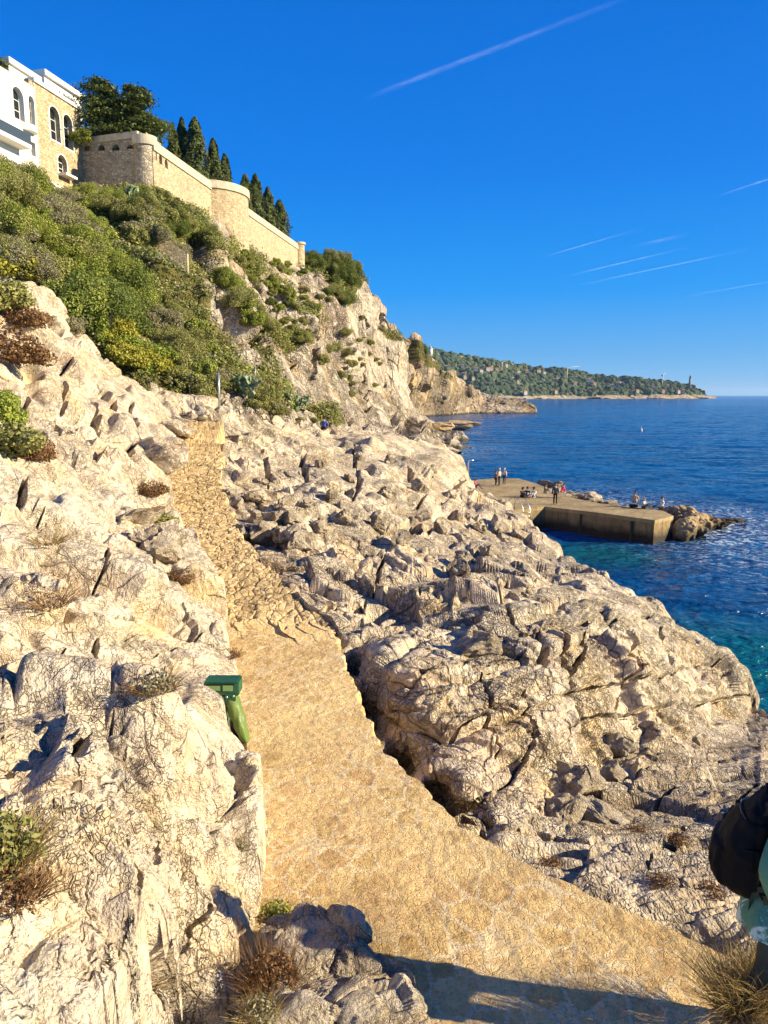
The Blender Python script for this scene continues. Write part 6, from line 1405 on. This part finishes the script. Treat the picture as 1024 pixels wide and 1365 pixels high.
# semaphore tower, lighthouse, cranes
p = V(at(574, 470, 2500)); sm_ = empty('lookout_tower', p); tag(sm_, 'small white lookout tower on the left crest of the far headland', 'tower')
tube('tower_shaft', [(0, 0, -10), (0, 0, 12)], 6.5, M['white'], sm_, 14); tube('gallery', [(0, 0, 12), (0, 0, 14)], 8, M['white'], sm_, 14); tube('lantern_room', [(0, 0, 14), (0, 0, 20)], 4, M['cornice'], sm_, 12); tube('mast', [(0, 0, 20), (0, 0, 30)], .7, M['metal'], sm_, 6)
p = V(at(919.5, 516, 2650)); lh = empty('lighthouse', p); tag(lh, 'slim lighthouse near the tip of the far headland', 'lighthouse')
LG = simple('lighthouse_stone', (.24, .22, .20), .8); tube('tower_shaft', [(0, 0, -6), (0, 0, 30)], 5.2, LG, lh, 12, 3.8); tube('gallery', [(0, 0, 30), (0, 0, 32)], 5, LG, lh, 12); tube('lantern_room', [(0, 0, 32), (0, 0, 38)], 2.8, M['glass'], lh, 10); tube('dome', [(0, 0, 38), (0, 0, 41)], 3.1, LG, lh, 10, .4)
def crane(px, pb, ptop, jl, jr, label):
    p = V(at(px, pb, 2600)); h = float(at(px, ptop, 2600)[2])-p.z; u = 2600/F_PX; rt = empty('tower_crane', p); tag(rt, label, 'crane'); CM = simple('crane_paint', (.62, .55, .40), .6)
    tube('mast', [(0, 0, -8), (0, 0, h)], 1.4, CM, rt, 4); tube('jib', [(-jl*u, 0, h-1), (0, 0, h), (jr*u, 0, h+5)], 1.1, CM, rt, 4, .7); tube('counterweight', [(-jl*u, 0, h-5), (-jl*u, 0, h-1)], 2.2, M['concrete'], rt, 4); tube('cab', [(0, -2, h-5), (0, -2, h-1)], 1.8, M['white'], rt, 4)
crane(756, 506, 490, 3, 16, 'tower crane with a long jib above the middle of the far headland'); crane(669, 497, 483, 2, 5, 'short crane among the houses on the left of the far headland'); crane(883, 512, 499.5, 1, 4, 'small crane left of the lighthouse')
# boat and buoy
p = V(atz(907, 530.9, 0)); bt = empty('boat', p); tag(bt, 'tiny white boat far out below the lighthouse', 'boat')
me = bpy.data.meshes.new('hull'); me.from_pydata([(-9, -2.2, 2), (7, -2.2, 2), (12, 0, 2.6), (7, 2.2, 2), (-9, 2.2, 2), (-8, -1.4, -.4), (7, -1, -.4), (-8, 1.4, -.4), (7, 1, -.4)], [], [(0, 1, 2, 3, 4), (0, 5, 6, 1), (1, 6, 2), (3, 2, 8), (2, 6, 8), (4, 3, 8, 7), (0, 4, 7, 5), (5, 7, 8, 6)]); link('hull', me, M['white_paint'], bt); box('cabin', (-4, -1.5, 2), (2, 1.5, 4.5), M['white_paint'], bt, .3)
p = V(atz(855, 574.5, 0)); by = empty('buoy', p); tag(by, 'small white buoy on the open water above the pier', 'buoy'); tube('float', [(0, 0, -.3), (0, 0, .5), (0, 0, .8)], .38, M['white_paint'], by, 12, .2); tube('mast', [(0, 0, .9), (0, 0, 1.5)], .06, M['metal'], by, 6)

# ------------------------------------------------------------------ contrails, high and far
def contrail(x0, y0, x1, y1, wpx, strength, label, seed, zc_=3000., feather=.35):
    m = bpy.data.materials.new('contrail_ice'); m.use_nodes = True; nt = m.node_tree; s = NT(nt); nt.nodes.clear(); out = s.N.new('ShaderNodeOutputMaterial')
    a = s.N.new('ShaderNodeAttribute'); a.attribute_name = 'u'; b = s.N.new('ShaderNodeAttribute'); b.attribute_name = 'w'
    cb = s.N.new('ShaderNodeCombineXYZ'); s.put(s.math('MULTIPLY', a.outputs['Fac'], 26), cb.inputs[0]); s.put(s.math('MULTIPLY', b.outputs['Fac'], 1.6), cb.inputs[1]); cb.inputs[2].default_value = seed
    n = s.noise(cb.outputs[0], 1.6, 5, .7); n2 = s.noise(cb.outputs[0], .25, 2)
    prof = s.math('POWER', s.math('SUBTRACT', 1, s.math('ABSOLUTE', b.outputs['Fac'])), 1.2)
    ends = s.math('MULTIPLY', s.maprange(a.outputs['Fac'], 0, feather), s.maprange(a.outputs['Fac'], 1, 1-feather))
    al = s.math('MULTIPLY', s.math('MULTIPLY', prof, ends), s.math('MULTIPLY', s.maprange(n, .32, .72), s.maprange(n2, .3, .6, .35, 1))); al = s.math('MULTIPLY', al, strength, clamp=True)
    tr = s.N.new('ShaderNodeBsdfTransparent'); df = s.N.new('ShaderNodeBsdfDiffuse'); df.inputs[0].default_value = (.95, .95, .9, 1); tl = s.N.new('ShaderNodeBsdfTranslucent'); tl.inputs[0].default_value = (.95, .95, .95, 1)
    ad = s.N.new('ShaderNodeAddShader'); s.L.new(df.outputs[0], ad.inputs[0]); s.L.new(tl.outputs[0], ad.inputs[1])
    mx = s.N.new('ShaderNodeMixShader'); s.put(al, mx.inputs[0]); s.L.new(tr.outputs[0], mx.inputs[1]); s.L.new(ad.outputs[0], mx.inputs[2]); s.L.new(mx.outputs[0], out.inputs[0])
    p0, p1 = V(atz(x0, y0, zc_)), V(atz(x1, y1, zc_)); d = (p1-p0); pd = d.normalized().cross(Vector((0, 0, 1)))
    nn = 60; vs = []; us = []; ws = []
    for i in range(nn+1):
        t = i/nn; c = p0.lerp(p1, t); mid = c-Vector((0, 0, H)); ang = math.asin(mid.z/mid.length); w = wpx/F_PX*mid.length/max(.15, math.sin(ang)+abs(pd.dot(Vector((1, 0, 0))))*.6)*.5
        for q in (-1, -.33, .33, 1): vs.append(c+pd*q*w+Vector((0, 0, w*.12*(1-q*q)))); us.append(t); ws.append(q)
    me = mesh_np('contrail', np.array([tuple(v) for v in vs]), grid_quads(nn+1, 4), smooth=True); attr(me, 'u', us); attr(me, 'w', ws)
    tag(link('contrail', me, m), label, 'contrail')
contrail(480, 134, 850, -8, 13, .20, 'longest contrail, crossing the top of the sky', 1, feather=.3)
contrail(720, 344, 860, 303, 6, .28, 'upper short contrail right of the middle of the sky', 2)
contrail(748, 370, 925, 328, 7, .32, 'middle of the three parallel contrails low in the sky', 3)
contrail(768, 381, 1010, 330, 7, .36, 'lowest and longest of the three parallel low contrails', 4)
contrail(905, 397, 1060, 370, 8, .25, 'faint contrail close to the right edge above the sea', 5)
contrail(955, 262, 1070, 224, 8, .32, 'bright contrail meeting the right edge', 6)
contrail(840, 330, 920, 312, 16, .2, 'wispy smudge of cloud above the three low contrails', 7, feather=.5)

# ------------------------------------------------------------------ the air over the sea
hzb = box('haze', (-20000, -300, -6), (34000, 31000, 260), None)
hm = bpy.data.materials.new('haze_air'); hm.use_nodes = True; hn = hm.node_tree; hn.nodes.clear()
hv = hn.nodes.new('ShaderNodeVolumePrincipled'); hv.inputs['Color'].default_value = (.55, .78, 1, 1); hv.inputs['Density'].default_value = 3.2e-5; hv.inputs['Anisotropy'].default_value = .2
ho_ = hn.nodes.new('ShaderNodeOutputMaterial'); hn.links.new(hv.outputs[0], ho_.inputs['Volume']); hzb.data.materials.append(hm); tag(hzb, 'thin blue sea haze over the bay', 'haze', kind='stuff')
# ------------------------------------------------------------------ repeats that look alike: tell them apart by their order in the photo
def finish_labels():
    ORD = ['leftmost', 'second', 'third', 'fourth', 'fifth', 'sixth', 'seventh', 'eighth', 'ninth', 'tenth', 'eleventh', 'twelfth', 'thirteenth', 'fourteenth', 'fifteenth', 'sixteenth', 'seventeenth', 'eighteenth', 'nineteenth', 'twentieth']
    by = {}
    for o in SC.objects:
        if o.parent is None and 'group' in o and 'label' in o: by.setdefault(o['label'], []).append(o)
    for lab, L in by.items():
        if len(L) < 2: continue
        def X(o): p = o.location; return p.x/(p.y*CP-(p.z-H)*SP)
        L.sort(key=X)
        for i, o in enumerate(L):
            j = len(L)-1-i
            pos = 'leftmost' if i == 0 else 'rightmost' if j == 0 else f'{ORD[i]} from left' if i <= j else f'{ORD[j]} from right'
            o['label'] = f'{lab}, {pos}'
            if len(o['label'].split()) > 16:
                for a_, b_ in (('mid green leafy', 'green'), ('dark green dense', 'dark'), ('olive green twiggy', 'olive'), ('grey half bare', 'grey'), ('yellow flowering', 'yellow'), ('bright green', 'bright')): o['label'] = o['label'].replace(a_, b_)
            if len(o['label'].split()) > 16: print('LONG', o['label'])
finish_labels()
